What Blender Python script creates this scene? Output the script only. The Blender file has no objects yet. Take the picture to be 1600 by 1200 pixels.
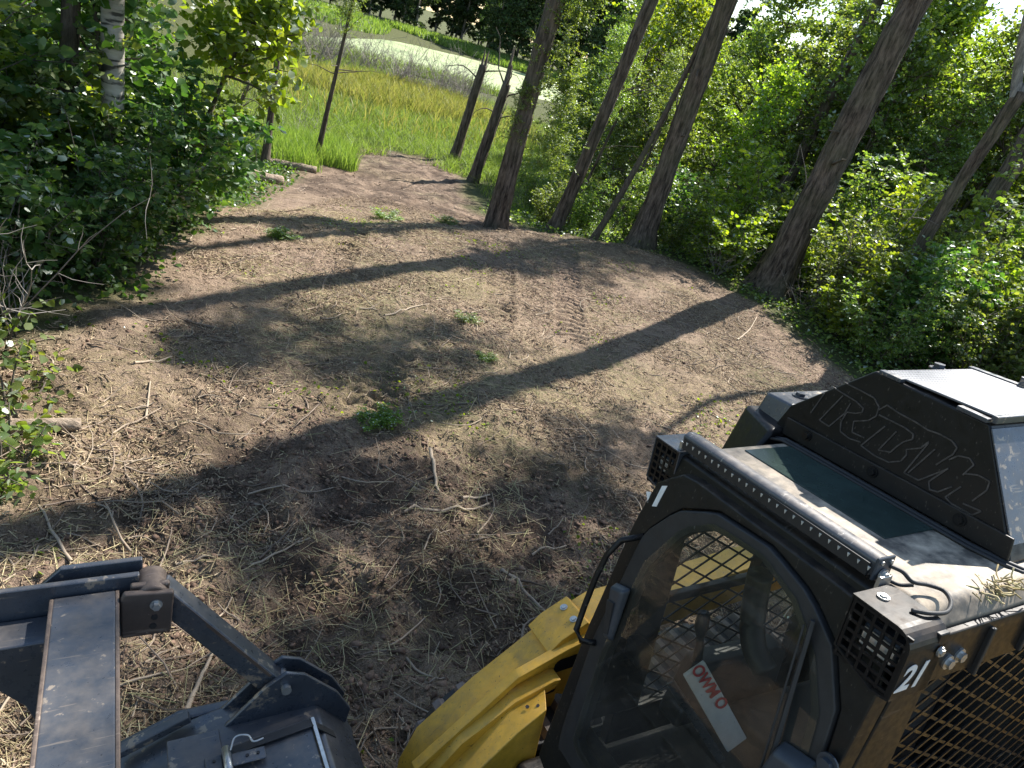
import bpy, bmesh, math, random
import numpy as np
from mathutils import Vector, Matrix
R = math.radians
SC = bpy.context.scene
COL = SC.collection

# ------------------------------------------------------------------ camera
CAM_H = 3.026
PITCH, ROLL = 25.5, 17.0
cam = bpy.data.cameras.new('camera')
cam.sensor_width = 36.0
cam.lens = 36.0 * 1120.0 / 1600.0
cam.clip_end = 2000.0
cam.clip_start = 0.05
camo = bpy.data.objects.new('camera', cam)
COL.objects.link(camo)
camo.matrix_world = Matrix.Translation((0, 0, CAM_H)) @ Matrix.Rotation(R(90 - PITCH), 4, 'X') @ Matrix.Rotation(R(ROLL), 4, 'Z')
SC.camera = camo

# ------------------------------------------------------------------ sky, sun, exposure
SUN_EL = 45.0
SUN_DIR = (0.515, 0.857)                     # horizontal direction towards the sun
w = bpy.data.worlds.new('World'); SC.world = w; w.use_nodes = True
nt = w.node_tree
bg = nt.nodes['Background']
sky = nt.nodes.new('ShaderNodeTexSky'); sky.sky_type = 'NISHITA'; sky.sun_disc = False
sky.sun_elevation = R(SUN_EL); sky.sun_rotation = math.atan2(SUN_DIR[0], SUN_DIR[1])
sky.air_density = 1.2; sky.dust_density = 0.4; sky.ozone_density = 1.0
nt.links.new(sky.outputs[0], bg.inputs[0]); bg.inputs[1].default_value = 0.085
sl = bpy.data.lights.new('sun', 'SUN'); sl.energy = 5.0; sl.angle = R(0.55); sl.color = (1.0, 0.955, 0.89)
so = bpy.data.objects.new('sun', sl); COL.objects.link(so)
_ce = math.cos(R(SUN_EL))
so.rotation_euler = Vector((SUN_DIR[0] * _ce, SUN_DIR[1] * _ce, math.sin(R(SUN_EL)))).to_track_quat('Z', 'Y').to_euler()
SC.view_settings.view_transform = 'Standard'; SC.view_settings.look = 'None'
SC.view_settings.gamma = 1.0; SC.view_settings.use_curve_mapping = False
SC.view_settings.exposure = 1.4
SC.render.engine = 'CYCLES'
SC.cycles.max_bounces = 8; SC.cycles.transparent_max_bounces = 12
SC.cycles.diffuse_bounces = 3; SC.cycles.glossy_bounces = 3; SC.cycles.transmission_bounces = 4

rng = np.random.default_rng(7)
random.seed(7)

#T0 ---------------------------------------------------------------- terrain shape
def smax(a, b, k): return 0.5 * (a + b + np.sqrt((a - b) ** 2 + k * k))
def smin(a, b, k): return 0.5 * (a + b - np.sqrt((a - b) ** 2 + k * k))
POND_Z = -2.15
POND = np.array([(-26,61),(-19,55.5),(-13,59),(-6,71),(-1,74),(12,76),(30,90),(30,125),(5,114),(-4.5,110),(-14,106.5),(-21,100),(-25.7,90),(-24,68)], float)
def poly_sd(x, y, poly):
    d = np.full(np.shape(x), 1e9); s = np.ones(np.shape(x))
    n = len(poly)
    for i in range(n):
        a = poly[i]; b = poly[(i + 1) % n]
        ex, ey = b - a; wx, wy = x - a[0], y - a[1]
        t = np.clip((wx * ex + wy * ey) / (ex * ex + ey * ey), 0, 1)
        d = np.minimum(d, (wx - ex * t) ** 2 + (wy - ey * t) ** 2)
        c1 = y >= a[1]; c2 = y < b[1]; c3 = ex * wy > ey * wx
        s = np.where((c1 & c2 & c3) | (~c1 & ~c2 & ~c3), -s, s)
    return s * np.sqrt(d)
def h0(x, y):
    x = np.asarray(x, float); y = np.asarray(y, float)
    q = 0.1174 * (x - 1.032) - 0.0996 * (y - 1.6)
    b = smin(smax(q, -0.3, 0.12), 0.5, 0.2)
    t = -0.655 * (x + 1.92) + 0.755 * (y - 12.5)
    tp = 0.5 * (t + np.sqrt(t * t + 0.5))
    b = b - 1.47 * (1 - np.exp(-tp / 9.0)) - 0.28 * (1 - np.exp(-np.maximum(t, 0) / 1.1))
    sd = poly_sd(x, y, POND)
    far = np.clip((np.hypot(x, y) - 50) / 20, 0, 1)
    b = np.where(sd < 0, np.minimum(b, POND_Z - 0.02 + 0.25 * np.maximum(sd, -4)), np.where(far > 0, b + 0.06 * np.minimum(sd, 10) * far, b))
    return b
#T1

# ------------------------------------------------------------------ helpers
def tag(o, label=None, cat=None, group=None, kind=None):
    if label: o['label'] = label
    if cat: o['category'] = cat
    if group: o['group'] = group
    if kind: o['kind'] = kind
    return o
def empty(name, loc=(0, 0, 0), rz=0.0, sc=1.0):
    o = bpy.data.objects.new(name, None); COL.objects.link(o)
    o.location = loc; o.rotation_euler = (0, 0, rz); o.scale = (sc, sc, sc); o.empty_display_size = 0.1
    return o
def link(name, me, parent=None):
    o = bpy.data.objects.new(name, me); COL.objects.link(o)
    if parent is not None: o.parent = parent
    return o
def np_mesh(name, V, Fq, m, smooth=False):
    """V (n,3), Fq (k,c) index array with constant face size."""
    me = bpy.data.meshes.new(name)
    V = np.ascontiguousarray(V, np.float32); Fq = np.ascontiguousarray(Fq, np.int32)
    k, c = Fq.shape
    me.vertices.add(len(V)); me.vertices.foreach_set('co', V.ravel())
    me.loops.add(k * c); me.loops.foreach_set('vertex_index', Fq.ravel())
    me.polygons.add(k)
    me.polygons.foreach_set('loop_start', np.arange(0, k * c, c, dtype=np.int32))
    me.polygons.foreach_set('loop_total', np.full(k, c, np.int32))
    if smooth: me.polygons.foreach_set('use_smooth', np.ones(k, bool))
    me.update(calc_edges=True)
    if m is not None: me.materials.append(m)
    return me
class Tubes:
    """many tapered tubes in one vertex soup"""
    def __init__(self, sides=5): self.s = sides; self.V = []; self.F = []; self.n = 0
    def add(self, pts, rad, cap=True):
        s = self.s
        pts = np.asarray(pts, float); k = len(pts)
        rad = np.broadcast_to(np.asarray(rad, float), (k,))
        T = np.gradient(pts, axis=0); T /= np.linalg.norm(T, axis=1)[:, None] + 1e-9
        ref = np.array([0, 0, 1.0]) if abs(T[0][2]) < 0.9 else np.array([1.0, 0, 0])
        A = np.cross(T, ref); A /= np.linalg.norm(A, axis=1)[:, None] + 1e-9
        B = np.cross(T, A)
        an = np.arange(s) * 2 * math.pi / s
        ring = pts[:, None, :] + rad[:, None, None] * (np.cos(an)[None, :, None] * A[:, None, :] + np.sin(an)[None, :, None] * B[:, None, :])
        self.V.append(ring.reshape(-1, 3))
        i = np.arange(k - 1)[:, None] * s; j = np.arange(s)[None, :]; j2 = (j + 1) % s
        f = np.stack([i + j, i + j2, i + s + j2, i + s + j], -1).reshape(-1, 4) + self.n
        self.F.append(f); self.n += k * s
        if cap and s >= 4:
            for base in (0, (k - 1) * s):
                c = np.arange(s) + base + self.n - k * s
                for q in range(1, s - 2, 2): self.F.append(np.array([[c[0], c[q], c[q + 1], c[q + 2 if q + 2 < s else q + 1]]]))
        return self
    def mesh(self, name, m, smooth=True):
        return np_mesh(name, np.concatenate(self.V), np.concatenate(self.F), m, smooth)

# value noise ------------------------------------------------------
_NT = np.random.default_rng(3).random((256, 256))
def vnoise(x, y):
    x = np.asarray(x, float); y = np.asarray(y, float)
    xi = np.floor(x).astype(int); yi = np.floor(y).astype(int); fx = x - xi; fy = y - yi
    fx = fx * fx * (3 - 2 * fx); fy = fy * fy * (3 - 2 * fy)
    a = _NT[xi & 255, yi & 255]; b = _NT[(xi + 1) & 255, yi & 255]
    c = _NT[xi & 255, (yi + 1) & 255]; d = _NT[(xi + 1) & 255, (yi + 1) & 255]
    return (a + (b - a) * fx) * (1 - fy) + (c + (d - c) * fx) * fy - 0.5
def fbm(x, y, f, o=4, g=0.5):
    s = 0; a = 1.0
    for i in range(o):
        s = s + a * vnoise(x * f + 17.3 * i, y * f + 9.1 * i); f *= 2.03; a *= g
    return s

# shape builder for manufactured parts ------------------------------
class G:
    def __init__(self, flip=False): self.bm = bmesh.new(); self.flip = flip
    def v(self, p):
        return self.bm.verts.new((p[0], -p[1], p[2]) if self.flip else p)
    def hexa(self, P):
        vs = [self.v(p) for p in P]
        for f in ((0,1,2,3),(4,5,6,7),(0,1,5,4),(1,2,6,5),(2,3,7,6),(3,0,4,7)): self.bm.faces.new([vs[i] for i in f])
        return self
    def box(self, a, b):
        (x0, y0, z0), (x1, y1, z1) = a, b
        return self.hexa([(x0,y0,z0),(x1,y0,z0),(x1,y1,z0),(x0,y1,z0),(x0,y0,z1),(x1,y0,z1),(x1,y1,z1),(x0,y1,z1)])
    def loft(self, A, B, caps=True):
        a = [self.v(p) for p in A]; b = [self.v(p) for p in B]; n = len(a)
        for i in range(n): self.bm.faces.new([a[i], a[(i+1) % n], b[(i+1) % n], b[i]])
        if caps: self.bm.faces.new(a); self.bm.faces.new(b[::-1])
        return self
    def side_prism(self, poly, r0, r1):          # polygon in (f,z), extruded along r
        return self.loft([(f, r0, z) for f, z in poly], [(f, r1, z) for f, z in poly])
    def front_prism(self, poly, fn, t):          # polygon in (r,z) laid on plane f = fn(z), thickness t backwards
        return self.loft([(fn(z), r, z) for r, z in poly], [(fn(z) - t, r, z) for r, z in poly])
    def ring(self, outer, inner, fn, t):
        A = [(fn(z), r, z) for r, z in outer]; B = [(fn(z), r, z) for r, z in inner]
        A2 = [(fn(z) - t, r, z) for r, z in outer]; B2 = [(fn(z) - t, r, z) for r, z in inner]
        L = [[self.v(p) for p in q] for q in (A, B, B2, A2)]; n = len(A)
        for k in range(4):
            p, q = L[k], L[(k + 1) % 4]
            for i in range(n): self.bm.faces.new([p[i], p[(i+1) % n], q[(i+1) % n], q[i]])
        return self
    def tube(self, pts, r, n=10, closed=False):
        pts = [Vector(p) for p in pts]; k = len(pts); rings = []
        for i, p in enumerate(pts):
            a = pts[i-1] if i > 0 else p; b = pts[i+1] if i < k-1 else p
            t = (b - a).normalized()
            ref = Vector((0,0,1)) if abs(t.z) < 0.9 else Vector((1,0,0))
            u = t.cross(ref).normalized(); w_ = t.cross(u)
            rr = r[i] if isinstance(r, (list, tuple)) else r
            rings.append([self.v(p + rr * (math.cos(2*math.pi*j/n) * u + math.sin(2*math.pi*j/n) * w_)) for j in range(n)])
        for i in range(k-1):
            for j in range(n): self.bm.faces.new([rings[i][j], rings[i][(j+1) % n], rings[i+1][(j+1) % n], rings[i+1][j]])
        self.bm.faces.new(rings[0]); self.bm.faces.new(rings[-1][::-1])
        return self
    def bar(self, a, b, wd, ht, upv=(0, 0, 1)):   # rectangular bar from a to b
        a = Vector(a); b = Vector(b); t = (b - a).normalized(); u = t.cross(Vector(upv)).normalized(); v = u.cross(t)
        q = [(-wd/2, -ht/2), (wd/2, -ht/2), (wd/2, ht/2), (-wd/2, ht/2)]
        return self.loft([a + u*x + v*y for x, y in q], [b + u*x + v*y for x, y in q])
    def bolt(self, p, n, r=0.012, h=0.012, washer=True):
        p = Vector(p); n = Vector(n).normalized()
        if washer: self.tube([p - n*0.002, p + n * 0.004], r * 1.5, 14)
        self.tube([p, p + n * h], r, 6)
        return self
    def bolts(self, name, m, parent, items):
        for it in items:
            q = G(self.flip); q.bolt(*it); q.build(name, m, parent)
    def build(self, name, m, parent=None, bevel=0.0, smooth=False, seg=2, kind=None):
        bmesh.ops.remove_doubles(self.bm, verts=self.bm.verts, dist=1e-6)
        bmesh.ops.recalc_face_normals(self.bm, faces=self.bm.faces)
        me = bpy.data.meshes.new(name); self.bm.to_mesh(me); self.bm.free()
        me.materials.append(m)
        o = link(name, me, parent)
        if smooth:
            for p in me.polygons: p.use_smooth = True
        if bevel > 0:
            md = o.modifiers.new('bevel', 'BEVEL'); md.width = bevel; md.segments = seg; md.limit_method = 'ANGLE'; md.angle_limit = R(40)
            md.harden_normals = False
            for p in me.polygons: p.use_smooth = True
            md2 = o.modifiers.new('wn', 'WEIGHTED_NORMAL'); md2.keep_sharp = True
        if kind: o['kind'] = kind
        return o

# ------------------------------------------------------------------ materials
def nodes(name):
    m = bpy.data.materials.new(name); m.use_nodes = True
    t = m.node_tree; b = t.nodes['Principled BSDF']
    return m, t, b
def N(t, typ, **kw):
    n = t.nodes.new(typ)
    for k, v in kw.items():
        if k in n.inputs: n.inputs[k].default_value = v
        else: setattr(n, k, v)
    return n
def ramp(t, fac, stops):
    r = t.nodes.new('ShaderNodeValToRGB'); e = r.color_ramp.elements
    while len(e) < len(stops): e.new(0.5)
    for q, (p, c) in zip(e, stops): q.position = p; q.color = (*c, 1) if len(c) == 3 else c
    t.links.new(fac, r.inputs[0]); return r.outputs[0]
def mixc(t, fac, a, b, blend='MIX'):
    n = t.nodes.new('ShaderNodeMix'); n.data_type = 'RGBA'; n.blend_type = blend
    if isinstance(fac, (int, float)): n.inputs[0].default_value = fac
    else: t.links.new(fac, n.inputs[0])
    for i, c in ((6, a), (7, b)):
        if isinstance(c, tuple): n.inputs[i].default_value = (*c, 1)
        else: t.links.new(c, n.inputs[i])
    return n.outputs[2]
def math_(t, op, a, b=None, clamp=False):
    n = t.nodes.new('ShaderNodeMath'); n.operation = op; n.use_clamp = clamp
    for i, v in ((0, a), (1, b)):
        if v is None: continue
        if isinstance(v, (int, float)): n.inputs[i].default_value = v
        else: t.links.new(v, n.inputs[i])
    return n.outputs[0]
def noise(t, scale, detail=4, rough=0.6, coord='Object', vec=None, dim='3D'):
    n = t.nodes.new('ShaderNodeTexNoise'); n.inputs['Scale'].default_value = scale
    n.inputs['Detail'].default_value = detail; n.inputs['Roughness'].default_value = rough
    if vec is None:
        tc = t.nodes.new('ShaderNodeTexCoord'); vec = tc.outputs[coord]
    t.links.new(vec, n.inputs['Vector']); return n.outputs['Fac']
def bump(t, b, h, strength, dist=0.01):
    n = t.nodes.new('ShaderNodeBump'); n.inputs['Strength'].default_value = strength; n.inputs['Distance'].default_value = dist
    t.links.new(h, n.inputs['Height']); t.links.new(n.outputs[0], b.inputs['Normal'])

def paint(name, c, worn, rough=0.42, wear=0.62, scale=9.0, dust=(0.30, 0.24, 0.18), dustamt=0.25, metal=0.0, scratches=True, specks=0.0):
    """painted steel: chips, scratches and dust settled on upward faces"""
    m, t, b = nodes(name)
    n1 = noise(t, scale, 8, 0.7); n2 = noise(t, scale * 6, 4, 0.6)
    col = mixc(t, ramp(t, n1, [(0.35, (0, 0, 0)), (0.75, (1, 1, 1))]), tuple(x * 0.8 for x in c), tuple(min(1, x * 1.15) for x in c))
    chip = ramp(t, math_(t, 'ADD', math_(t, 'MULTIPLY', n1, 0.55), math_(t, 'MULTIPLY', n2, 0.45)), [(wear - 0.01, (0, 0, 0)), (wear + 0.015, (1, 1, 1))])
    col = mixc(t, chip, col, worn)
    rg = ramp(t, n2, [(0.3, (rough - 0.1,) * 3), (0.7, (rough + 0.12,) * 3)])
    if scratches:
        tc = t.nodes.new('ShaderNodeTexCoord'); mp = t.nodes.new('ShaderNodeMapping'); mp.inputs['Scale'].default_value = (3, 60, 25); mp.inputs['Rotation'].default_value = (0.3, 0.5, 0.7)
        t.links.new(tc.outputs['Object'], mp.inputs['Vector'])
        s = ramp(t, noise(t, 2.2, 3, 0.5, vec=mp.outputs[0]), [(0.66, (0, 0, 0)), (0.70, (1, 1, 1))])
        col = mixc(t, math_(t, 'MULTIPLY', s, 0.5), col, worn)
    if specks > 0:
        sk = ramp(t, noise(t, 95, 2, 0.5), [(0.70, (0, 0, 0)), (0.73, (specks,) * 3)])
        sk2 = ramp(t, noise(t, 5, 6, 0.7), [(0.52, (0, 0, 0)), (0.72, (specks * 0.55,) * 3)])
        col = mixc(t, sk, col, (0.05, 0.035, 0.02)); col = mixc(t, sk2, col, (0.20, 0.13, 0.06))
    ge = t.nodes.new('ShaderNodeNewGeometry'); sx = t.nodes.new('ShaderNodeSeparateXYZ'); t.links.new(ge.outputs['Normal'], sx.inputs[0])
    up = ramp(t, sx.outputs[2], [(0.3, (0, 0, 0)), (0.95, (1, 1, 1))])
    dn = ramp(t, noise(t, scale * 2.5, 6, 0.65), [(0.38, (0.15,) * 3), (0.68, (1, 1, 1))])
    df = math_(t, 'MULTIPLY', math_(t, 'MULTIPLY', math_(t, 'ADD', math_(t, 'MULTIPLY', up, 0.93), 0.07), dn), dustamt, True)
    col = mixc(t, df, col, dust)
    t.links.new(col, b.inputs['Base Color'])
    t.links.new(math_(t, 'ADD', rg, math_(t, 'MULTIPLY', df, 0.4), True), b.inputs['Roughness'])
    b.inputs['Metallic'].default_value = metal
    bump(t, b, n2, 0.06, 0.004)
    return m
def plain(name, c, rough=0.6, metal=0.0, scale=14.0, var=0.25, bs=0.15, emit=None):
    m, t, b = nodes(name)
    n1 = noise(t, scale, 6, 0.65)
    t.links.new(ramp(t, n1, [(0.3, tuple(x * (1 - var) for x in c)), (0.7, tuple(min(1, x * (1 + var)) for x in c))]), b.inputs['Base Color'])
    b.inputs['Roughness'].default_value = rough; b.inputs['Metallic'].default_value = metal
    bump(t, b, n1, bs, 0.01)
    return m
def leafmat(name, cols, trans=0.45, gloss=0.35, tcol=(1.5, 1.6, 0.55), spec=0.28):
    m, t, b = nodes(name)
    t.nodes.remove(b); out = t.nodes['Material Output']
    ge = t.nodes.new('ShaderNodeNewGeometry'); oi = t.nodes.new('ShaderNodeObjectInfo')
    n = len(cols)
    c = ramp(t, ge.outputs['Random Per Island'], [(i / max(1, n - 1), q) for i, q in enumerate(cols)])
    hs = t.nodes.new('ShaderNodeHueSaturation'); t.links.new(c, hs.inputs['Color'])
    t.links.new(math_(t, 'ADD', math_(t, 'MULTIPLY', oi.outputs['Random'], 0.03), 0.485), hs.inputs['Hue'])
    t.links.new(math_(t, 'ADD', math_(t, 'MULTIPLY', oi.outputs['Random'], 0.35), 0.85), hs.inputs['Value'])
    c = hs.outputs[0]
    d = t.nodes.new('ShaderNodeBsdfDiffuse'); t.links.new(c, d.inputs[0])
    tr = t.nodes.new('ShaderNodeBsdfTranslucent'); t.links.new(mixc(t, 1.0, c, tcol, 'MULTIPLY'), tr.inputs[0])
    mx = t.nodes.new('ShaderNodeMixShader'); mx.inputs[0].default_value = trans
    t.links.new(d.outputs[0], mx.inputs[1]); t.links.new(tr.outputs[0], mx.inputs[2])
    gl = t.nodes.new('ShaderNodeBsdfGlossy'); gl.inputs['Roughness'].default_value = min(0.62, gloss + 0.22); gl.inputs[0].default_value = (0.9, 0.95, 0.9, 1)
    fr = t.nodes.new('ShaderNodeFresnel'); fr.inputs[0].default_value = 1.42
    mx2 = t.nodes.new('ShaderNodeMixShader'); t.links.new(math_(t, 'MULTIPLY', fr.outputs[0], spec), mx2.inputs[0])
    t.links.new(mx.outputs[0], mx2.inputs[1]); t.links.new(gl.outputs[0], mx2.inputs[2])
    t.links.new(mx2.outputs[0], out.inputs[0])
    return m
def islandmat(name, cols, rough=0.8):
    m, t, b = nodes(name)
    ge = t.nodes.new('ShaderNodeNewGeometry'); n = len(cols)
    c = ramp(t, ge.outputs['Random Per Island'], [(i / max(1, n - 1), q) for i, q in enumerate(cols)])
    t.links.new(c, b.inputs['Base Color']); b.inputs['Roughness'].default_value = rough
    b.inputs['Specular IOR Level'].default_value = 0.25
    return m
def barkmat(name, c1, c2, sc=(11, 11, 1.8), strength=0.9):
    m, t, b = nodes(name)
    tc = t.nodes.new('ShaderNodeTexCoord'); mp = t.nodes.new('ShaderNodeMapping'); mp.inputs['Scale'].default_value = sc
    t.links.new(tc.outputs['Object'], mp.inputs['Vector'])
    n1 = noise(t, 1.6, 8, 0.7, vec=mp.outputs[0]); n2 = noise(t, 1.2, 3, 0.5)
    col = ramp(t, n1, [(0.36, c1), (0.50, tuple(0.5 * (p + q) for p, q in zip(c1, c2))), (0.62, c2)])
    col = mixc(t, ramp(t, n2, [(0.45, (0, 0, 0)), (0.75, (0.5,) * 3)]), col, (0.10, 0.11, 0.06))
    t.links.new(col, b.inputs['Base Color']); b.inputs['Roughness'].default_value = 0.9
    b.inputs['Specular IOR Level'].default_value = 0.2
    bump(t, b, n1, strength, 0.05)
    return m

# ------------------------------------------------------------------ ground
CLEAR = np.array([(-5,-6),(-4.6,2),(-4.0,4.6),(-4.1,5.9),(-3.8,6.5),(-4.3,7.7),(-4.5,8.7),(-4.8,10.1),(-5.3,12.6),(-6.3,16.5),(-6.9,20),(-6.6,24),(-4.6,25.6),(-3.4,22.5),(-1.9,17.2),(-0.5,16.0),(1,15.6),(2.7,15.2),(3.4,14.2),(4.1,13.4),(4.6,12),(4.9,10.9),(6,8),(7,4),(8,-6)], float)
def sstep(a, b, x):
    t = np.clip((x - a) / (b - a), 0, 1); return t * t * (3 - 2 * t)
def strip(x, y, a, b):
    a = np.array(a, float); b = np.array(b, float); L = np.linalg.norm(b - a); e = (b - a) / L
    s = (x - a[0]) * e[0] + (y - a[1]) * e[1]; l = -(x - a[0]) * e[1] + (y - a[1]) * e[0]
    return s, l, L
PRINTS = [((-1.18, 5.4), (-1.42, 8.3)), ((0.66, 7.6), (0.22, 13.4)), ((-0.4, 8.6), (-0.95, 12.9)), ((-2.6, 8.5), (-3.2, 11.5))]
def hfull(x, y):
    x = np.asarray(x, float); y = np.asarray(y, float)
    z = h0(x, y)
    sd = poly_sd(x, y, CLEAR)
    cl = sstep(0.5, -0.5, sd)
    near = sstep(9.5, 5.5, y - 0.25 * x)
    dist = np.hypot(x, y)
    fine = np.clip((34 - dist) / 10, 0, 1)
    z = z + 0.10 * fbm(x, y, 0.35, 3) * sstep(2.0, 4.0, np.hypot(x - 0.6, y - 1.6))
    rough = 0.035 + 0.075 * near + 0.10 * near * np.exp(-(((x - 0.2) / 1.8) ** 2 + ((y - 3.6) / 1.3) ** 2)) + 0.06 * sstep(14, 16, y)
    c = fbm(x, y, 2.2, 3, 0.55)
    z = z + fine * cl * rough * (c + 0.5 * np.abs(fbm(x + 31, y - 7, 5.5, 3, 0.6)))
    z = z + fine * cl * (0.016 + 0.014 * near) * fbm(x - 5, y + 3, 14.0, 2, 0.6)
    z = z + fine * (1 - cl) * 0.06 * fbm(x, y, 1.4, 3)
    # churned heap in the foreground and the berm at the ridge
    z = z + 0.16 * np.exp(-(((x + 0.22) / 0.34) ** 2 + ((y - 3.95) / 0.2) ** 2)) * (1 + 0.9 * fbm(x, y, 5, 3))
    z = z - 0.10 * np.exp(-(((x - 0.0) / 0.7) ** 2 + ((y - 5.2) / 0.35) ** 2))
    for a, b in PRINTS:
        s, l, L = strip(x, y, a, b)
        m = sstep(0.0, 0.25, s) * sstep(L, L - 0.25, s) * sstep(0.25, 0.20, np.abs(l)) * np.clip(0.65 + 1.5 * fbm(x + 3, y, 1.1, 3), 0, 1.1)
        z = z + m * (-0.03 + 0.045 * np.sin(2 * math.pi * (s + 0.4 * np.abs(l)) / 0.165 + 2.0 * vnoise(x * 2.5, y * 2.5)))
        m2 = sstep(0.0, 0.25, s) * sstep(L, L - 0.25, s) * np.exp(-((np.abs(l) - 0.25) / 0.04) ** 2)
        z = z + 0.03 * m2 * (0.7 + 1.2 * fbm(x, y, 3.0, 2))
    return z
def axis(fine0, fine1, st, lo, hi, g=1.22):
    a = list(np.arange(fine0, fine1, st)); d = st
    while a[-1] < hi: d = min(d * g, 12); a.append(a[-1] + d)
    d = st; b = [a[0]]
    while b[-1] > lo: d = min(d * g, 12); b.append(b[-1] - d)
    return np.array(b[:0:-1] + a)
gx = axis(-5.0, 5.6, 0.032, -260, 260); gy = axis(1.6, 14.5, 0.034, -60, 420, 1.035)
GX, GY = np.meshgrid(gx, gy, indexing='ij')
GZ = hfull(GX, GY)
nx, ny = GX.shape
V = np.stack([GX, GY, GZ], -1).reshape(-1, 3)
i = np.arange(nx - 1)[:, None] * ny + np.arange(ny - 1)[None, :]
Fq = np.stack([i, i + ny, i + ny + 1, i + 1], -1).reshape(-1, 4)

def ground_mat():
    m, t, b = nodes('ground_soil')
    at = t.nodes.new('ShaderNodeAttribute'); at.attribute_name = 'zone'
    sp = t.nodes.new('ShaderNodeSeparateColor'); t.links.new(at.outputs['Color'], sp.inputs[0])
    nA = noise(t, 1.1, 6, 0.62); nB = noise(t, 9, 8, 0.72); nC = noise(t, 60, 4, 0.6)
    dirt = ramp(t, nB, [(0.28, (0.115, 0.078, 0.058)), (0.5, (0.26, 0.188, 0.138)), (0.75, (0.42, 0.32, 0.235))])
    dirt = mixc(t, ramp(t, nA, [(0.4, (0, 0, 0)), (0.62, (0.5,) * 3)]), dirt, (0.34, 0.25, 0.178), 'MIX')
    straw = ramp(t, nC, [(0.35, (0.16, 0.125, 0.06)), (0.7, (0.44, 0.36, 0.19))])
    sf = math_(t, 'MULTIPLY', sp.outputs[2], ramp(t, noise(t, 22, 6, 0.7), [(0.38, (0, 0, 0)), (0.66, (1, 1, 1))]), True)
    dirt = mixc(t, sf, dirt, straw)
    green = ramp(t, nC, [(0.35, (0.05, 0.065, 0.022)), (0.7, (0.16, 0.18, 0.065))])
    gf = math_(t, 'MULTIPLY', math_(t, 'MULTIPLY', sp.outputs[1], 0.6), ramp(t, noise(t, 12, 6, 0.7), [(0.4, (0, 0, 0)), (0.62, (1, 1, 1))]), True)
    dirt = mixc(t, gf, dirt, green)
    veg = ramp(t, nB, [(0.3, (0.03, 0.035, 0.014)), (0.5, (0.075, 0.085, 0.03)), (0.75, (0.13, 0.12, 0.055))])
    dark_patch = ramp(t, noise(t, 1.9, 5, 0.6), [(0.36, (0, 0, 0)), (0.60, (1, 1, 1))])  # noise that breaks the darker soil tone into patches
    dirt = mixc(t, math_(t, 'MULTIPLY', dark_patch, math_(t, 'MULTIPLY', at.outputs['Alpha'], 0.85)), dirt, mixc(t, nB, (0.022, 0.015, 0.011), (0.115, 0.078, 0.057)))
    dirt = mixc(t, 1.0, dirt, ramp(t, noise(t, 85, 5, 0.75), [(0.32, (0.32, 0.30, 0.28)), (0.52, (1.0, 1.0, 1.0)), (0.72, (1.45, 1.42, 1.35))]), 'MULTIPLY')
    col = mixc(t, sp.outputs[0], veg, dirt)
    t.links.new(col, b.inputs['Base Color'])
    b.inputs['Roughness'].default_value = 0.95; b.inputs['Specular IOR Level'].default_value = 0.15
    nD = noise(t, 150, 3, 0.6)
    hh = math_(t, 'ADD', math_(t, 'ADD', math_(t, 'MULTIPLY', nB, 0.7), math_(t, 'MULTIPLY', nC, 0.45)), math_(t, 'MULTIPLY', nD, 0.2))
    bump(t, b, hh, 1.0, 0.055)
    return m
M = {}
M['ground'] = ground_mat()
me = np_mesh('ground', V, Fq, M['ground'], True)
sdc = poly_sd(GX, GY, CLEAR) + 0.5 * fbm(GX, GY, 0.9, 3)
zr = sstep(0.35, -0.35, sdc)
zg = np.clip(sstep(0.05, 0.5, fbm(GX + 4, GY, 0.45, 4)) * 1.3 + 0.4 * np.exp(-(((GX + 1.2) / 1.5) ** 2 + ((GY - 6.6) / 1.9) ** 2)), 0, 1)
zs = np.clip(0.2 + 1.8 * fbm(GX - 9, GY + 2, 0.5, 3) + 0.5 * np.exp(-(((GX + 2.6) / 1.5) ** 2 + ((GY - 4.2) / 2.4) ** 2)), 0.05, 1)
zw = np.clip(np.exp(-(((GX - 0.3) / 2.4) ** 2 + ((GY - 3.4) / 1.9) ** 2)) * 1.5 + 0.40 * sstep(7, 4, GY) + 0.5 * np.exp(-(((GX - 3.6) / 1.5) ** 2 + ((GY - 11.5) / 2.5) ** 2)) + 1.0 * sstep(13, 15.5, GY), 0, 1)  # alpha: darker soil in the foreground, at right edge and beyond the ridge
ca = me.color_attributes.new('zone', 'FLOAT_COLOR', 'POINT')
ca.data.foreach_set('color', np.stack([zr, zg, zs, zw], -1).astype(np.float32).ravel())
ground = tag(link('ground', me), kind='structure')

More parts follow.
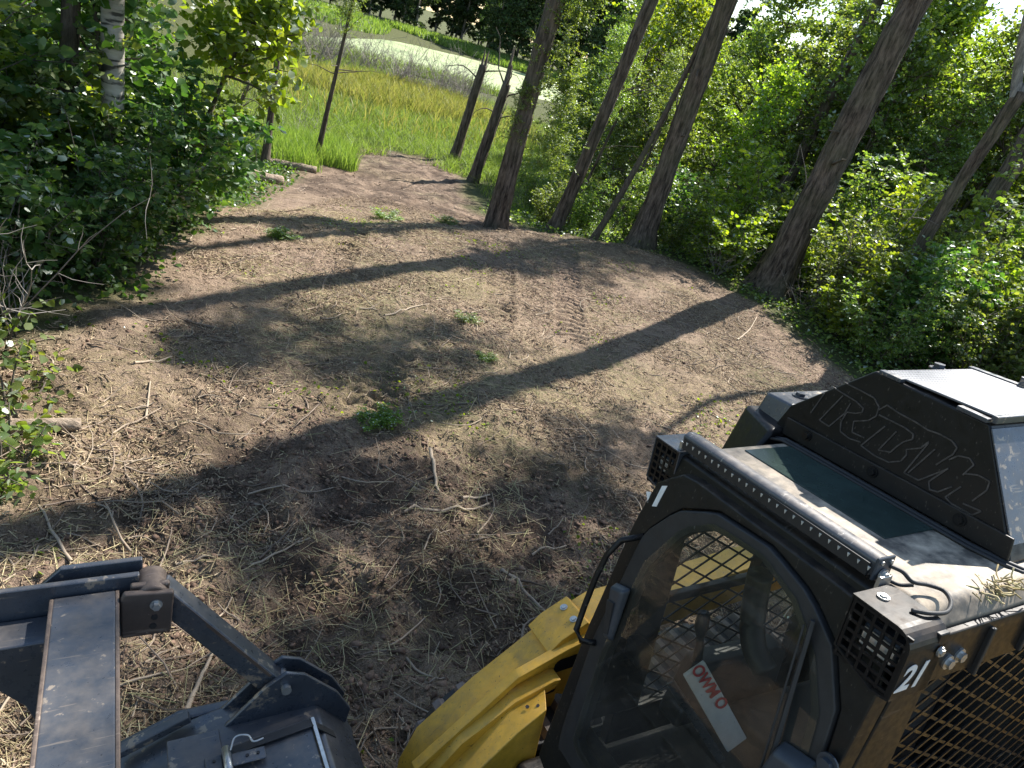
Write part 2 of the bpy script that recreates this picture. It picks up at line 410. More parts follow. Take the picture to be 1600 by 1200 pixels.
# ------------------------------------------------------------------ pond covered in duckweed
def pond():
    m, t, b = nodes('duckweed_water')
    n1 = noise(t, 0.25, 6, 0.65); n2 = noise(t, 3.0, 5, 0.6)
    c = ramp(t, math_(t, 'ADD', math_(t, 'MULTIPLY', n1, 0.7), math_(t, 'MULTIPLY', n2, 0.3)), [(0.36, (0.18, 0.235, 0.09)), (0.5, (0.31, 0.365, 0.165)), (0.7, (0.40, 0.44, 0.235))])
    t.links.new(c, b.inputs['Base Color']); b.inputs['Roughness'].default_value = 0.55
    P2 = []
    n = len(POND)
    cx, cy = POND.mean(0)
    V = [(cx, cy, POND_Z)]
    for k in range(n):
        a = POND[k]; c2 = POND[(k + 1) % n]
        for s in range(6):
            p = a + (c2 - a) * s / 6; d = p - (cx, cy); p = p + d / np.linalg.norm(d) * 0.8
            V.append((p[0], p[1], POND_Z))
    k = len(V) - 1
    me = bpy.data.meshes.new('pond_water'); me.from_pydata(V, [], [(0, 1 + i, 1 + (i + 1) % k) for i in range(k)]); me.materials.append(m)
    return tag(link('pond_water', me), kind='structure')
pond()

# ------------------------------------------------------------------ litter left by the mulcher
def in_clear(n, x0, x1, y0, y1, margin=0.0, dens=None, power=1.0):
    out = []; tot = 0
    while tot < n:
        x = rng.uniform(x0, x1, n * 2); y = y0 + (y1 - y0) * rng.random(n * 2) ** power
        ok = poly_sd(x, y, CLEAR) < -margin
        for pa, pb in PRINTS[:2]:
            s_, l_, L_ = strip(x, y, pa, pb); ok &= ~((s_ > 0) & (s_ < L_) & (np.abs(l_) < 0.24) & (rng.random(n * 2) < 0.75))
        if dens is not None: ok &= rng.random(n * 2) < dens(x, y)
        out.append(np.stack([x[ok], y[ok]], -1)); tot += ok.sum()
    return np.concatenate(out)[:n]
def chips(name, P, ln, wd, ht, m, lift=0.004, tilt=0.35):
    n = len(P); z = hfull(P[:, 0], P[:, 1])
    a = rng.uniform(0, 2 * math.pi, n); el = rng.normal(0, tilt, n)
    L = ln[0] * (ln[1] / ln[0]) ** rng.random(n); W = rng.uniform(*wd, n); H = rng.uniform(*ht, n)
    D = np.stack([np.cos(a) * np.cos(el), np.sin(a) * np.cos(el), np.sin(el)], -1)
    B = np.stack([-np.sin(a), np.cos(a), np.zeros(n)], -1); U = np.cross(D, B)
    C = np.stack([P[:, 0], P[:, 1], z + lift + 0.4 * np.abs(np.sin(el)) * L], -1)
    # triangular prism, bent tip
    v = []
    for s, k in ((-0.5, 1.0), (0.5, 0.7)):
        for cu, cb in ((-0.5, -0.5), (-0.5, 0.5), (0.5, 0.0)):
            v.append(C + D * (L * s)[:, None] + B * (W * cb * k)[:, None] + U * (H * cu * k)[:, None])
    V = np.stack(v, 1).reshape(-1, 3)
    base = np.arange(n)[:, None] * 6
    q = np.array([[0, 1, 4, 3], [1, 2, 5, 4], [2, 0, 3, 5]])
    F = (base[:, :, None] + q[None]).reshape(-1, 4)
    return link(name, np_mesh(name, V, F, m))
M['chip'] = islandmat('wood_chip', [(0.10, 0.07, 0.05), (0.22, 0.15, 0.10), (0.34, 0.25, 0.16), (0.46, 0.37, 0.24), (0.20, 0.14, 0.10)])
M['straw'] = islandmat('dry_straw', [(0.20, 0.16, 0.08), (0.40, 0.32, 0.17), (0.56, 0.47, 0.28), (0.30, 0.30, 0.14)])
M['twig'] = islandmat('dead_twig', [(0.10, 0.075, 0.055), (0.22, 0.17, 0.13), (0.36, 0.29, 0.21), (0.16, 0.12, 0.09)])
M['clod'] = islandmat('soil_clod', [(0.07, 0.045, 0.032), (0.13, 0.085, 0.06), (0.22, 0.145, 0.10), (0.10, 0.065, 0.047)], 0.95)
nearw = lambda x, y: np.clip(1.15 - (y - 3) / 18, 0.25, 1) * np.clip(0.5 + 2.2 * fbm(x, y, 1.3, 3), 0.14, 1)
tag(chips('wood_chips', in_clear(115000, -4.6, 6, 1.7, 16, dens=nearw, power=1.12), (0.010, 0.08), (0.003, 0.012), (0.003, 0.009), M['chip']), 'shredded brown wood chips strewn over the cleared soil', 'wood chips', kind='stuff')
tag(chips('dry_straw', in_clear(12000, -4.6, 5, 1.7, 13, dens=lambda x, y: np.clip(-0.05 + 3.4 * fbm(x - 9, y + 2, 0.9, 3) + 0.35 * np.exp(-((x + 2.6) / 2) ** 2), 0.06, 1), power=1.3), (0.05, 0.26), (0.0025, 0.006), (0.002, 0.004), M['straw'], tilt=0.25), 'pale dry grass straw shredded over the cleared soil', 'straw', kind='stuff')
def twigs(name, P, ln, rad, m):
    T = Tubes(4); z = hfull(P[:, 0], P[:, 1])
    for (x, y), zz in zip(P, z):
        a = rng.uniform(0, 6.28); L = ln[0] * (ln[1] / ln[0]) ** rng.random(); k = 5
        s = np.linspace(-0.5, 0.5, k) * L
        bend = rng.normal(0, 0.12) * L
        px_ = x + np.cos(a) * s - np.sin(a) * bend * (1 - (2 * s / L) ** 2); py_ = y + np.sin(a) * s + np.cos(a) * bend * (1 - (2 * s / L) ** 2)
        pz = hfull(px_, py_); pz = np.maximum(pz, pz.mean() - 0.01) + 0.006 + (s / L + 0.5) * max(0, rng.normal(0, 0.16)) * L
        r = rng.uniform(*rad)
        T.add(np.stack([px_, py_, pz], -1), np.linspace(r, r * 0.5, k))
    return link(name, T.mesh(name, m))
tag(twigs('twig_litter', np.concatenate([in_clear(2300, -4.6, 5.5, 1.8, 15, dens=nearw, power=1.25), in_clear(260, -7, 1, 14, 25)]), (0.12, 0.6), (0.003, 0.009), M['twig']), 'thin broken twigs scattered over the cleared soil', 'twigs', kind='stuff')
def clods(name, P, sz, m):
    bmI = bmesh.new(); bmesh.ops.create_icosphere(bmI, subdivisions=1, radius=1.0)
    v0 = np.array([v.co[:] for v in bmI.verts]); f0 = np.array([[v.index for v in f.verts] for f in bmI.faces]); bmI.free()
    n = len(P); s = sz[0] * (sz[1] / sz[0]) ** (rng.random(n) ** 2.2)
    z = hfull(P[:, 0], P[:, 1])
    V = v0[None] * (1 + rng.normal(0, 0.42, (n, len(v0), 1))) * (s[:, None] * rng.uniform(0.6, 1.25, (n, 3)))[:, None, :]
    V[:, :, 2] *= 0.55
    V = V + np.stack([P[:, 0], P[:, 1], z + 0.15 * s], -1)[:, None, :]
    F = (np.arange(n)[:, None, None] * len(v0) + f0[None]).reshape(-1, 3)
    return link(name, np_mesh(name, V.reshape(-1, 3), F, m))
tag(clods('soil_clods', np.concatenate([in_clear(14000, -4.5, 5.5, 1.8, 15.5, dens=nearw, power=1.1), in_clear(12000, -1.9, 2.2, 2.2, 5.4), in_clear(2500, -7, 0, 14, 25)]), (0.004, 0.024), M['clod']), 'loose crumbs of dark brown soil on the cleared ground', 'soil clods', kind='stuff')

# ------------------------------------------------------------------ vegetation
L4 = (np.array([[0,0,0],[.45,.40,.07],[1,0,-.08],[.45,-.40,.07]]), np.array([[0,3,2,1]]))
L6 = (np.array([[0,0,0],[.28,.40,.07],[.68,.31,.05],[1,0,-.10],[.68,-.31,.05],[.28,-.40,.07]]), np.array([[0,3,2,1],[0,5,4,3]]))
def nrm(a): return a / (np.linalg.norm(a, axis=-1, keepdims=True) + 1e-9)
def leaves(name, P, D, S, m, tm=L6, flat=0.55, g=None):
    g = g or rng
    n = len(P); tv, tf = tm
    D = nrm(D)
    Nn = nrm(np.stack([np.zeros(n), np.zeros(n), np.ones(n)], -1) * flat + g.normal(0, 0.6, (n, 3)))
    B = nrm(np.cross(Nn, D)); Nn = np.cross(D, B)
    V = P[:, None, :] + S[:, None, None] * (tv[None, :, 0:1] * D[:, None, :] + tv[None, :, 1:2] * B[:, None, :] + tv[None, :, 2:3] * Nn[:, None, :])
    F = (np.arange(n)[:, None, None] * len(tv) + tf[None]).reshape(-1, 4)
    return np_mesh(name, V.reshape(-1, 3), F, m)
def spray(base, dirs, L, nl, size, g, jit=0.35, droop=0.3):
    """alternate leaves along straight twigs: arrays of twigs -> leaf P,D,S"""
    k = len(base); t = np.linspace(0.12, 1.0, nl)[None, :] + g.normal(0, 0.03, (k, nl))
    side = np.where(np.arange(nl) % 2 == 0, 1, -1)[None, :, None]
    up = np.array([0, 0, 1.0]); B = nrm(np.cross(dirs, up) + 1e-4)
    P = base[:, None, :] + dirs[:, None, :] * (L[:, None] * t)[:, :, None]
    P = P + np.array([0, 0, -1.0]) * (droop * 0.25 * L[:, None] * t ** 2)[:, :, None]
    D = dirs[:, None, :] * 0.6 + side * B[:, None, :] * 0.9 + g.normal(0, jit, (k, nl, 3)) + np.array([0, 0, -droop])
    S = size * g.uniform(0.55, 1.2, (k, nl))
    return P.reshape(-1, 3), D.reshape(-1, 3), S.ravel()
def curve(p, d, L, k, g, wob=0.12, grav=0.0):
    pts = [np.array(p, float)]; d = np.array(d, float); d /= np.linalg.norm(d)
    for _ in range(k - 1):
        d = d + g.normal(0, wob, 3) + np.array([0, 0, grav]); d /= np.linalg.norm(d)
        pts.append(pts[-1] + d * L / (k - 1))
    return np.array(pts)
def gen_shrub(seed, h, rad, stems, tw, nl, size, m, ms, tm=L6):
    g = np.random.default_rng(seed); T = Tubes(4); LP, LD, LS = [], [], []
    for s in range(stems):
        a = g.uniform(0, 6.28); o = g.uniform(0.05, 1.0) ** 0.7
        p0 = np.array([math.cos(a), math.sin(a), 0]) * 0.18 * o
        d = np.array([math.cos(a) * o * rad / h * 1.1, math.sin(a) * o * rad / h * 1.1, 1.0])
        L = h * g.uniform(0.65, 1.08) * (1.08 - 0.3 * o)
        c = curve(p0 - (0, 0, 0.15), d, L, 8, g, 0.10, -0.03 * o)
        T.add(c, np.linspace(0.016, 0.004, 8))
        t = g.uniform(0.10, 1.0, tw) ** 0.8
        i = np.clip((t * 7).astype(int), 0, 6); f = (t * 7 - i)[:, None]
        b = c[i] * (1 - f) + c[i + 1] * f
        an = g.uniform(0, 6.28, tw)
        dd = nrm(np.stack([np.cos(an), np.sin(an), g.uniform(-0.25, 0.8, tw)], -1) + 0.5 * nrm(b * (1, 1, 0)))
        Lt = g.uniform(0.22, 0.62, tw) * (rad / 1.0) ** 0.5 * (1.15 - 0.5 * t)
        for q in range(0, tw, 2): T.add(np.stack([b[q], b[q] + dd[q] * Lt[q] * 0.5, b[q] + dd[q] * Lt[q]]), [0.005, 0.004, 0.002], cap=False)
        P, D, S = spray(b, dd, Lt, nl, size, g)
        LP.append(P); LD.append(D); LS.append(S)
    return leaves('leaves', np.concatenate(LP), np.concatenate(LD), np.concatenate(LS), m, tm, g=g), T.mesh('stems', ms)
def gen_crown(seed, H, rx, z0, nb, ntw, nl, size, m, ms, tm=L4, r0=0.06):
    """young tree: thin trunk with limbs, leaf sprays on twigs; returns leaves, limbs meshes"""
    g = np.random.default_rng(seed); T = Tubes(5); LP, LD, LS = [], [], []
    tr = curve((0, 0, -0.2), (g.normal(0, .05), g.normal(0, .05), 1), H * 1.0, 10, g, 0.05)
    T.add(tr, np.linspace(r0, 0.012, 10))
    for b in range(nb):
        t = z0 / H + (1 - z0 / H) * g.random() ** 0.85
        k = min(int(t * 9), 8); f = t * 9 - k; p = tr[k] * (1 - f) + tr[k + 1] * f
        prof = (0.35 + 0.65 * math.sin(math.pi * min(1, (t - z0 / H) / (1 - z0 / H) * 0.8 + 0.2)))
        a = g.uniform(0, 6.28); L = rx * prof * g.uniform(0.45, 1.1)
        c = curve(p, (math.cos(a), math.sin(a), g.uniform(0.1, 0.9)), L, 5, g, 0.2, -0.02)
        T.add(c, np.linspace(0.022, 0.005, 5), cap=False)
        u = g.uniform(0.2, 1.0, ntw); i = np.clip((u * 4).astype(int), 0, 3); ff = (u * 4 - i)[:, None]
        bb = c[i] * (1 - ff) + c[i + 1] * ff
        dd = nrm(g.normal(0, 1, (ntw, 3)) * (1, 1, 0.7) + nrm(c[-1] - c[0]) * 0.7)
        Lt = g.uniform(0.25, 0.7, ntw)
        P, D, S = spray(bb, dd, Lt, nl, size, g, 0.6)
        LP.append(P); LD.append(D); LS.append(S)
    return leaves('crown', np.concatenate(LP), np.concatenate(LD), np.concatenate(LS), m, tm, 0.35, g), T.mesh('trunk', ms)
def trunk_mesh(seed, H, r0, r1, m, lean=(0, 0), flare=0.45, sides=44, furrow=0.20, bend=0.15, z0=-0.4):
    g = np.random.default_rng(seed); k = max(12, int((H - z0) / 0.13)); z = np.linspace(z0, H, k)
    t = np.clip(z / H, 0, 1); ph = g.uniform(0, 6.28, 4)
    cx = lean[0] * z + bend * (np.sin(z * 0.33 + ph[0]) - math.sin(ph[0])); cy = lean[1] * z + bend * (np.sin(z * 0.29 + ph[1]) - math.sin(ph[1]))
    r = r0 + (r1 - r0) * t + r0 * flare * np.exp(-np.maximum(z, 0) / 0.45)
    th = np.arange(sides) * 2 * math.pi / sides
    TH, Z = np.meshgrid(th, z); u = TH / (2 * math.pi) * 22
    w_ = 1.6 * vnoise(u * 0.4 + seed, Z * 0.7); uu = np.mod(u + w_, 22)
    fur = np.abs(vnoise(uu + 40 * seed, Z * 1.4)) * 2 + 0.5 * np.abs(vnoise(uu * 2.1, Z * 3.5 + seed)) * 2
    RR = r[:, None] * (1 + furrow * (fur - 0.5) + (0.14 * np.cos(3 * TH + ph[2]) + 0.10 * np.cos(5 * TH + ph[3])) * np.exp(-np.maximum(Z, 0) / 0.45) + 0.03 * np.cos(2 * TH + Z * 0.5 + ph[3]))
    V = np.stack([cx[:, None] + RR * np.cos(TH), cy[:, None] + RR * np.sin(TH), Z], -1).reshape(-1, 3)
    i = np.arange(k - 1)[:, None] * sides; j = np.arange(sides)[None, :]; j2 = (j + 1) % sides
    F = np.stack([i + j, i + j2, i + sides + j2, i + sides + j], -1).reshape(-1, 4)
    V = np.concatenate([V, [[cx[-1], cy[-1], H + r1 * 0.25]]]); b = (k - 1) * sides; c = len(V) - 1
    F = np.concatenate([F, np.array([[b + q, b + (q + 1) % sides, c, c] for q in range(0)], int).reshape(-1, 4)])
    F2 = np.stack([b + np.arange(0, sides, 2), b + np.arange(1, sides, 2), b + (np.arange(2, sides + 2, 2) % sides), np.full(sides // 2, c)], -1)
    me = np_mesh('trunk', V, np.concatenate([F, F2]), m, True)
    top = (cx[-1], cy[-1], H)
    return me, (lambda zz: (np.interp(zz, z, cx), np.interp(zz, z, cy), zz)), top

M['leaf_dark'] = leafmat('broad_leaf', [(0.034, 0.072, 0.020), (0.055, 0.11, 0.028), (0.078, 0.14, 0.036), (0.12, 0.175, 0.045)], 0.5, 0.3, (1.8, 1.9, 0.55))
M['leaf_mid'] = leafmat('poplar_leaf', [(0.060, 0.110, 0.030), (0.095, 0.155, 0.040), (0.13, 0.195, 0.050), (0.165, 0.215, 0.06)], 0.62, 0.4, (2.25, 2.05, 0.65))
M['leaf_bright'] = leafmat('young_leaf', [(0.085, 0.16, 0.024), (0.13, 0.21, 0.030), (0.19, 0.26, 0.04)], 0.68, 0.4, (2.4, 2.1, 0.5))
M['leaf_far'] = leafmat('far_leaf', [(0.035, 0.062, 0.026), (0.05, 0.085, 0.034), (0.075, 0.105, 0.045)], 0.35, 0.6, (1.5, 1.6, 0.55), 0.1)
M['grass'] = leafmat('grass_blade', [(0.095, 0.16, 0.035), (0.15, 0.215, 0.06), (0.22, 0.27, 0.10), (0.12, 0.18, 0.045)], 0.5, 0.6, (1.5, 1.6, 0.55), 0.05)
M['grass_y'] = leafmat('yellow_weed', [(0.17, 0.23, 0.05), (0.29, 0.32, 0.08), (0.40, 0.38, 0.13), (0.21, 0.27, 0.06)], 0.4, 0.6, (1.3, 1.3, 0.8), 0.05)
M['bark'] = barkmat('furrowed_bark', (0.020, 0.015, 0.012), (0.19, 0.15, 0.12))
M['bark_thin'] = barkmat('twig_bark', (0.045, 0.038, 0.03), (0.14, 0.115, 0.09), (20, 20, 6), 0.3)
M['bark_grey'] = barkmat('grey_bark', (0.10, 0.09, 0.08), (0.32, 0.29, 0.25), (14, 14, 3), 0.4)
M['dead'] = islandmat('dead_grey_twig', [(0.13, 0.115, 0.10), (0.23, 0.205, 0.18), (0.32, 0.29, 0.25)])
def birchmat():
    m, t, b = nodes('birch_bark')
    tc = t.nodes.new('ShaderNodeTexCoord'); mp = t.nodes.new('ShaderNodeMapping'); mp.inputs['Scale'].default_value = (2.5, 2.5, 12)
    t.links.new(tc.outputs['Object'], mp.inputs['Vector'])
    n1 = noise(t, 1.5, 6, 0.6, vec=mp.outputs[0]); n2 = noise(t, 2.5, 3, 0.5)
    c = ramp(t, n1, [(0.38, (0.04, 0.036, 0.03)), (0.46, (0.30, 0.275, 0.235)), (0.8, (0.46, 0.43, 0.37))])
    c = mixc(t, ramp(t, n2, [(0.6, (0, 0, 0)), (0.64, (1, 1, 1))]), c, (0.04, 0.035, 0.03))
    t.links.new(c, b.inputs['Base Color']); b.inputs['Roughness'].default_value = 0.7; bump(t, b, n1, 0.3, 0.01)
    return m
M['birch'] = birchmat()

SH_D = [gen_shrub(100 + i, 3.0, 1.25, 15, 28, 9, 0.118, M['leaf_dark'], M['bark_thin']) for i in range(4)]
SH_B = [gen_shrub(200 + i, 2.4, 1.0, 13, 26, 9, 0.10, M['leaf_bright'], M['bark_thin']) for i in range(3)]
SH_M = [gen_shrub(300 + i, 3.0, 1.2, 15, 28, 10, 0.088, M['leaf_mid'], M['bark_thin']) for i in range(3)]
CR = [gen_crown(400 + i, 7.0, 2.1, 0.6, 95, 9, 13, 0.11, M['leaf_mid'], M['bark_thin']) for i in range(4)]
CRB = [gen_crown(450 + i, 6.5, 2.0, 0.7, 85, 9, 13, 0.11, M['leaf_bright'], M['bark_thin']) for i in range(2)]
CRF = [gen_crown(500 + i, 11.0, 2.9, 0.8, 90, 9, 10, 0.30, M['leaf_far'], M['bark_grey'], r0=0.16) for i in range(3)]
CRD = [gen_crown(550 + i, 6.0, 1.7, 0.8, 95, 9, 12, 0.10, M['leaf_dark'], M['bark_thin'], tm=L6) for i in range(2)]

def plant(name, meshes, names, loc, rz, sc, label, cat, group=None, tilt=(0, 0), seat=True):
    x, y = loc[0], loc[1]; z = float(hfull(x, y)) if len(loc) < 3 else loc[2]
    o = empty(name, (x, y, z), rz, sc)
    o.rotation_euler = (tilt[0], tilt[1], rz)
    for me, nm in zip(meshes, names): link(nm, me, o)
    return tag(o, label, cat, group)
g_ = np.random.default_rng(11)
def where_right(x, y):
    a = x / y
    return ('left of the tall bare trunk' if a < 0.113 else 'between the tall bare trunk and the thickest trunk' if a < 0.303 else 'between the thickest trunk and the forked tree' if a < 0.457 else 'right of the forked tree')
def row_right(y): return 'nearest row' if y < 21.5 else 'second row' if y < 27 else 'third row' if y < 34 else 'farthest row'
# --- thicket on the left ------------------------------------------------
LEFT = [(-4.75, 4.2, .85), (-4.75, 5.35, .72), (-4.35, 6.4, .52), (-4.6, 7.15, .66), (-4.95, 8.8, .85), (-5.2, 10.0, .75), (-6.2, 11.3, .62),
        (-6.4, 4.2, 1.05), (-6.7, 5.9, 1.15), (-6.8, 7.4, 1.2), (-7.0, 9.0, 1.1), (-7.2, 10.6, .95), (-8.3, 6.6, 1.25), (-8.5, 8.4, 1.2), (-8.6, 10.3, 1.1), (-8.2, 12.2, .8)]
LEFT_LAB = {0: 'leafy green shrub at the bottom left edge of the clearing, nearest the fallen log', 2: 'leafy shrub jutting farthest into the clearing on the left, its stems bare below',
            5: 'low dark green shrub before the two thin saplings on the left', 6: 'smallest shrub of the left thicket, beside the pale fallen log'}
for k, (x, y, s) in enumerate(LEFT):
    src = SH_D[k % 4] if k not in (0, 9, 5) else (SH_M[k % 3])
    plant('shrub', src, ('leaves', 'stems'), (x, y), g_.uniform(0, 6.28), s * 1.05, LEFT_LAB.get(k, 'dark green shrub of the left thicket, ' + ('front row' if k < 7 else 'middle row' if k < 12 else 'back row') + (', before the birch' if y < 7.6 else ', beyond the birch' if y < 9.5 else ', at its far end')), 'shrub', 'shrubs of the left thicket')
for k, (x, y, s) in enumerate([(-5.9, 8.1, .8), (-6.6, 10.2, .75)]):
    plant('shrub', SH_B[k], ('leaves', 'stems'), (x, y), g_.uniform(0, 6.28), s * 1.3, ['sunlit yellow green shrub glowing in the left thicket near the birch', 'sunlit yellow green shrub at the far end of the left thicket'][k], 'shrub', 'shrubs of the left thicket')
for k, (x, y, s) in enumerate([(-7.4, 6.0, .75), (-9.8, 8.0, 1.0), (-10.0, 11.0, .9), (-9.6, 13.6, .75), (-12.5, 9.5, 1.1), (-12.5, 13.5, 1.0), (-14, 17.5, .9), (-16, 22, 1.0), (-18.5, 27, 1.0), (-21, 33, 1.0), (-12.2, 19.5, .6)]):
    plant('leafy_tree', CRD[k % 2] if k < 6 else CR[k % 4], ('crown', 'trunk'), (x, y), g_.uniform(0, 6.28), s, 'young leafy tree behind the left thicket', 'tree', 'young trees behind the left thicket')
# --- thicket on the right ----------------------------------------------
RIGHT = [(2.5, 16.4, .55, 'M'), (3.4, 15.6, .7, 'B'), (3.9, 16.9, .9, 'B'), (5.35, 15.9, .85, 'B'), (5.6, 14.3, .75, 'M'), (5.5, 13.0, .65, 'B'), (5.7, 11.9, .6, 'M'),
         (6.6, 12.4, .85, 'D'), (7.3, 11.6, .8, 'M'), (8.4, 11.9, .9, 'M'), (9.6, 12.2, 1.0, 'B'), (6.7, 13.9, .95, 'M'), (7.9, 13.4, 1.05, 'M'), (9.1, 13.8, 1.1, 'B'), (6.8, 15.6, 1.0, 'B'),
         (8.3, 15.4, 1.15, 'M'), (10.2, 14.6, 1.2, 'D'), (11.4, 13.4, 1.2, 'M'), (0.6, 17.6, .5, 'M'), (1.6, 17.4, .65, 'M'), (-.4, 17.9, .45, 'M'), (10, 17, 1.2, 'B'), (7.2, 17.6, 1.15, 'M'), (5.2, 17.8, .95, 'M'), (2.6, 18.6, .8, 'D'), (8.8, 9.9, .7, 'D'), (-0.9, 19.8, .5, 'M')]
RL = {1: 'bright yellow green shrub left of the thickest leaning trunk, nearest the bare roots', 5: 'yellow green shrub at the foot of the thickest trunk, on its right', 6: 'low green shrub at the right edge of the clearing, nearest the loader cab', 20: 'small green shrub at the foot of the double trunk beside the path', 0: 'low green shrub just right of the slimmer tall trunk'}
for k, (x, y, s, c) in enumerate(RIGHT):
    src = {'M': SH_M, 'B': SH_B, 'D': SH_D}[c][k % 3]; s = s * (1.25 if c == 'B' else 1.05)
    plant('shrub', src, ('leaves', 'stems'), (x, y), g_.uniform(0, 6.28), s,
          RL.get(k, {'M': 'mid green shrub', 'B': 'sunlit shrub', 'D': 'dark green shrub'}[c] + (', front' if y < 13.5 else ', middle' if y < 16 else ', back') + ' of right thicket, ' + where_right(x, y)), 'shrub', {'M': 'mid green shrubs of the right thicket', 'B': 'sunlit shrubs of the right thicket', 'D': 'dark shrubs of the right thicket'}[c])
pts = []
while len(pts) < 62:
    y = g_.uniform(20.0, 46); xb = 0.9 - 0.075 * (y - 17); x = xb + 0.9 + g_.random() * (3 + 0.72 * y)
    if all((x - a) ** 2 + (y - b) ** 2 > 4.0 for a, b in pts): pts.append((x, y))
pts += [(6.9, 27.5), (6.0, 25.2), (0.1, 24.6), (-0.7, 30), (-1.2, 36), (0.9, 21.6), (7.9, 22.6), (9.4, 24.4), (11.0, 23.0), (8.6, 25.8), (11.6, 25.4), (14.6, 23.2), (13.4, 26.6), (12.0, 29.5), (15.0, 29), (10.4, 27.4), (16.2, 21.6), (16.5, 25.5), (18, 29), (18.5, 22)]
for k, (x, y) in enumerate(pts):
    src = CRB[k % 2] if k % 4 == 1 else CR[k % 4]
    plant('leafy_tree', src, ('crown', 'trunk'), (x, y), g_.uniform(0, 6.28), (g_.uniform(1.05, 1.25) if (k >= 62 and x > 2) else 0.62 if k >= 62 else g_.uniform(0.62, 0.85) if y < 24 else g_.uniform(0.85, 1.25)), ('bright' if src in CRB else 'green') + ' young tree, right wood, ' + row_right(y) + ', ' + where_right(x, y), 'tree', 'young trees of the right-hand wood')
# --- wood beyond the pond ---------------------------------------------
for k in range(110):
    x = -95 + 118 * ((k * 0.618) % 1); y = 117 + 26 * g_.random() + max(0, (-x - 30)) * 0.05
    if x < -27: y -= min(34, (-x - 27) * 0.9)
    plant('far_tree', CRF[k % 3], ('crown', 'trunk'), (x, y), g_.uniform(0, 6.28), g_.uniform(0.95, 1.7), 'distant tree beyond the pond, ' + ('front' if y < 122 else 'back') + ' of the wood, ' + ('left of the two saplings' if x / y < -0.42 else 'above the two saplings' if x / y < -0.33 else 'between the saplings and the dead trunks' if x / y < -0.19 else 'above the two dead trunks' if x / y < -0.12 else 'right of the dead trunks'), 'tree', 'trees beyond the pond')

# --- tall trunks -------------------------------------------------------
def tall_tree(name, x, y, H, r0, r1, label, seed, lean=(0, 0), crown=None, mat='bark', furrow=0.20, flare=0.45, bend=0.12, limbs=3, cat='tree', sides=44, climb=0):
    z = float(h0(x, y)); o = empty(name, (x, y, z)); tag(o, label, cat)
    me, at, top = trunk_mesh(seed, H, r0, r1, M[mat], lean, flare, sides, furrow, bend)
    link('trunk', me, o)
    g = np.random.default_rng(seed)
    for q in range(int(limbs * 2.4)):
        zz = g.uniform(1.2, min(H * 0.8, 9.0)); p = np.array(at(zz)); a = g.uniform(0, 6.28); d = np.array([math.cos(a), math.sin(a), g.uniform(-.1, .6)])
        T = Tubes(6); L = g.choice([0.25, 0.4, 1.1]); T.add(curve(p + d * r1 * 0.6, d, L, 5, g, 0.15), np.linspace(r1 * 0.22, r1 * 0.08, 5)); link('dead_stub', T.mesh('dead_stub', M[mat]), o)
    for q in range(limbs):
        zz = H * g.uniform(0.8, 0.98); p = at(zz); a = g.uniform(0, 6.28)
        c = curve(p, (math.cos(a), math.sin(a), 0.9), g.uniform(1.6, 3.2), 7, g, 0.12)
        T = Tubes(8); T.add(c, np.linspace(r1 * 0.6, r1 * 0.15, 7)); link('limb', T.mesh('limb', M[mat]), o)
    if crown:
        for (dx, dy, dz, s, k) in crown:
            ob = link('crown', CR[k % 4][0], o); ob.location = (top[0] + dx, top[1] + dy, H + dz); ob.scale = (s, s, s * 0.75); ob.rotation_euler = (0, 0, g.uniform(0, 6.28))
            T = Tubes(6); T.add(curve(at(H - 0.6), (dx, dy, max(1.0, dz + 0.6)), math.sqrt(dx * dx + dy * dy + (dz + 1.2) ** 2), 6, g, 0.03), np.linspace(r1 * 0.6, 0.03, 6)); link('limb', T.mesh('limb', M[mat]), o)
    return o
tD = tall_tree('tall_tree', 4.52, 14.95, 20.0, 0.285, 0.16, 'thickest tall trunk with deep furrowed bark, leaning over the right edge of the clearing', 21, (0.015, 0.0), [(0.5, 0.3, -1.0, 0.95, 0), (-0.9, 0.5, 0.2, .8, 2)], flare=0.85)
tC = tall_tree('tall_tree', 1.80, 15.95, 18.5, 0.21, 0.12, 'tall bare grey-brown trunk left of the thickest one, at the corner of the clearing', 22, (0.03, -0.01), [(0.2, 0.5, -1.5, 0.9, 1), (-0.6, -0.2, -0.2, .7, 3)], flare=0.75)
ob = tall_tree('tall_tree', -1.28, 14.7, 16.5, 0.18, 0.12, 'double dark trunk beside the path with leafy sprouts halfway up', 23, (-0.01, 0.0), [(0.3, 0.6, -1.0, 0.8, 2)], flare=0.4)
me2, at2, tp2 = trunk_mesh(33, 5.0, 0.13, 0.09, M['bark'], (0.05, -0.02), 0.3, 28, 0.1, 0.05); s2 = link('second_trunk', me2, ob); s2.location = (-0.12, 0.42, 0.0)
for (dx, dy, dz, sc_) in ((0.25, 0.0, 2.6, 0.34), (-0.1, -0.1, 1.7, 0.17), (0.3, 0.1, 4.0, 0.34), (0.7, 0.3, 1.2, 0.3)):
    lf = link('leafy_sprout', CR[1][0], ob); lf.location = (dx, dy, dz); lf.scale = (sc_,) * 3; lf.rotation_euler = (0, 0, dz)
tall_tree('tall_tree', -0.1, 16.9, 15.0, 0.15, 0.07, 'dark leaning trunk between the double trunk and the tall bare trunk', 24, (0.14, 0.03), [(0.2, 0.4, -1.0, 0.7, 0)], flare=0.35)
tall_tree('thin_tree', 0.78, 15.9, 6.2, 0.07, 0.04, 'thin crooked grey tree leaning right behind the clearing corner', 25, (0.20, -0.05), [(0.1, 0.2, -1.2, 0.3, 3)], mat='bark_thin', flare=0.3, bend=0.32, sides=16, limbs=2)
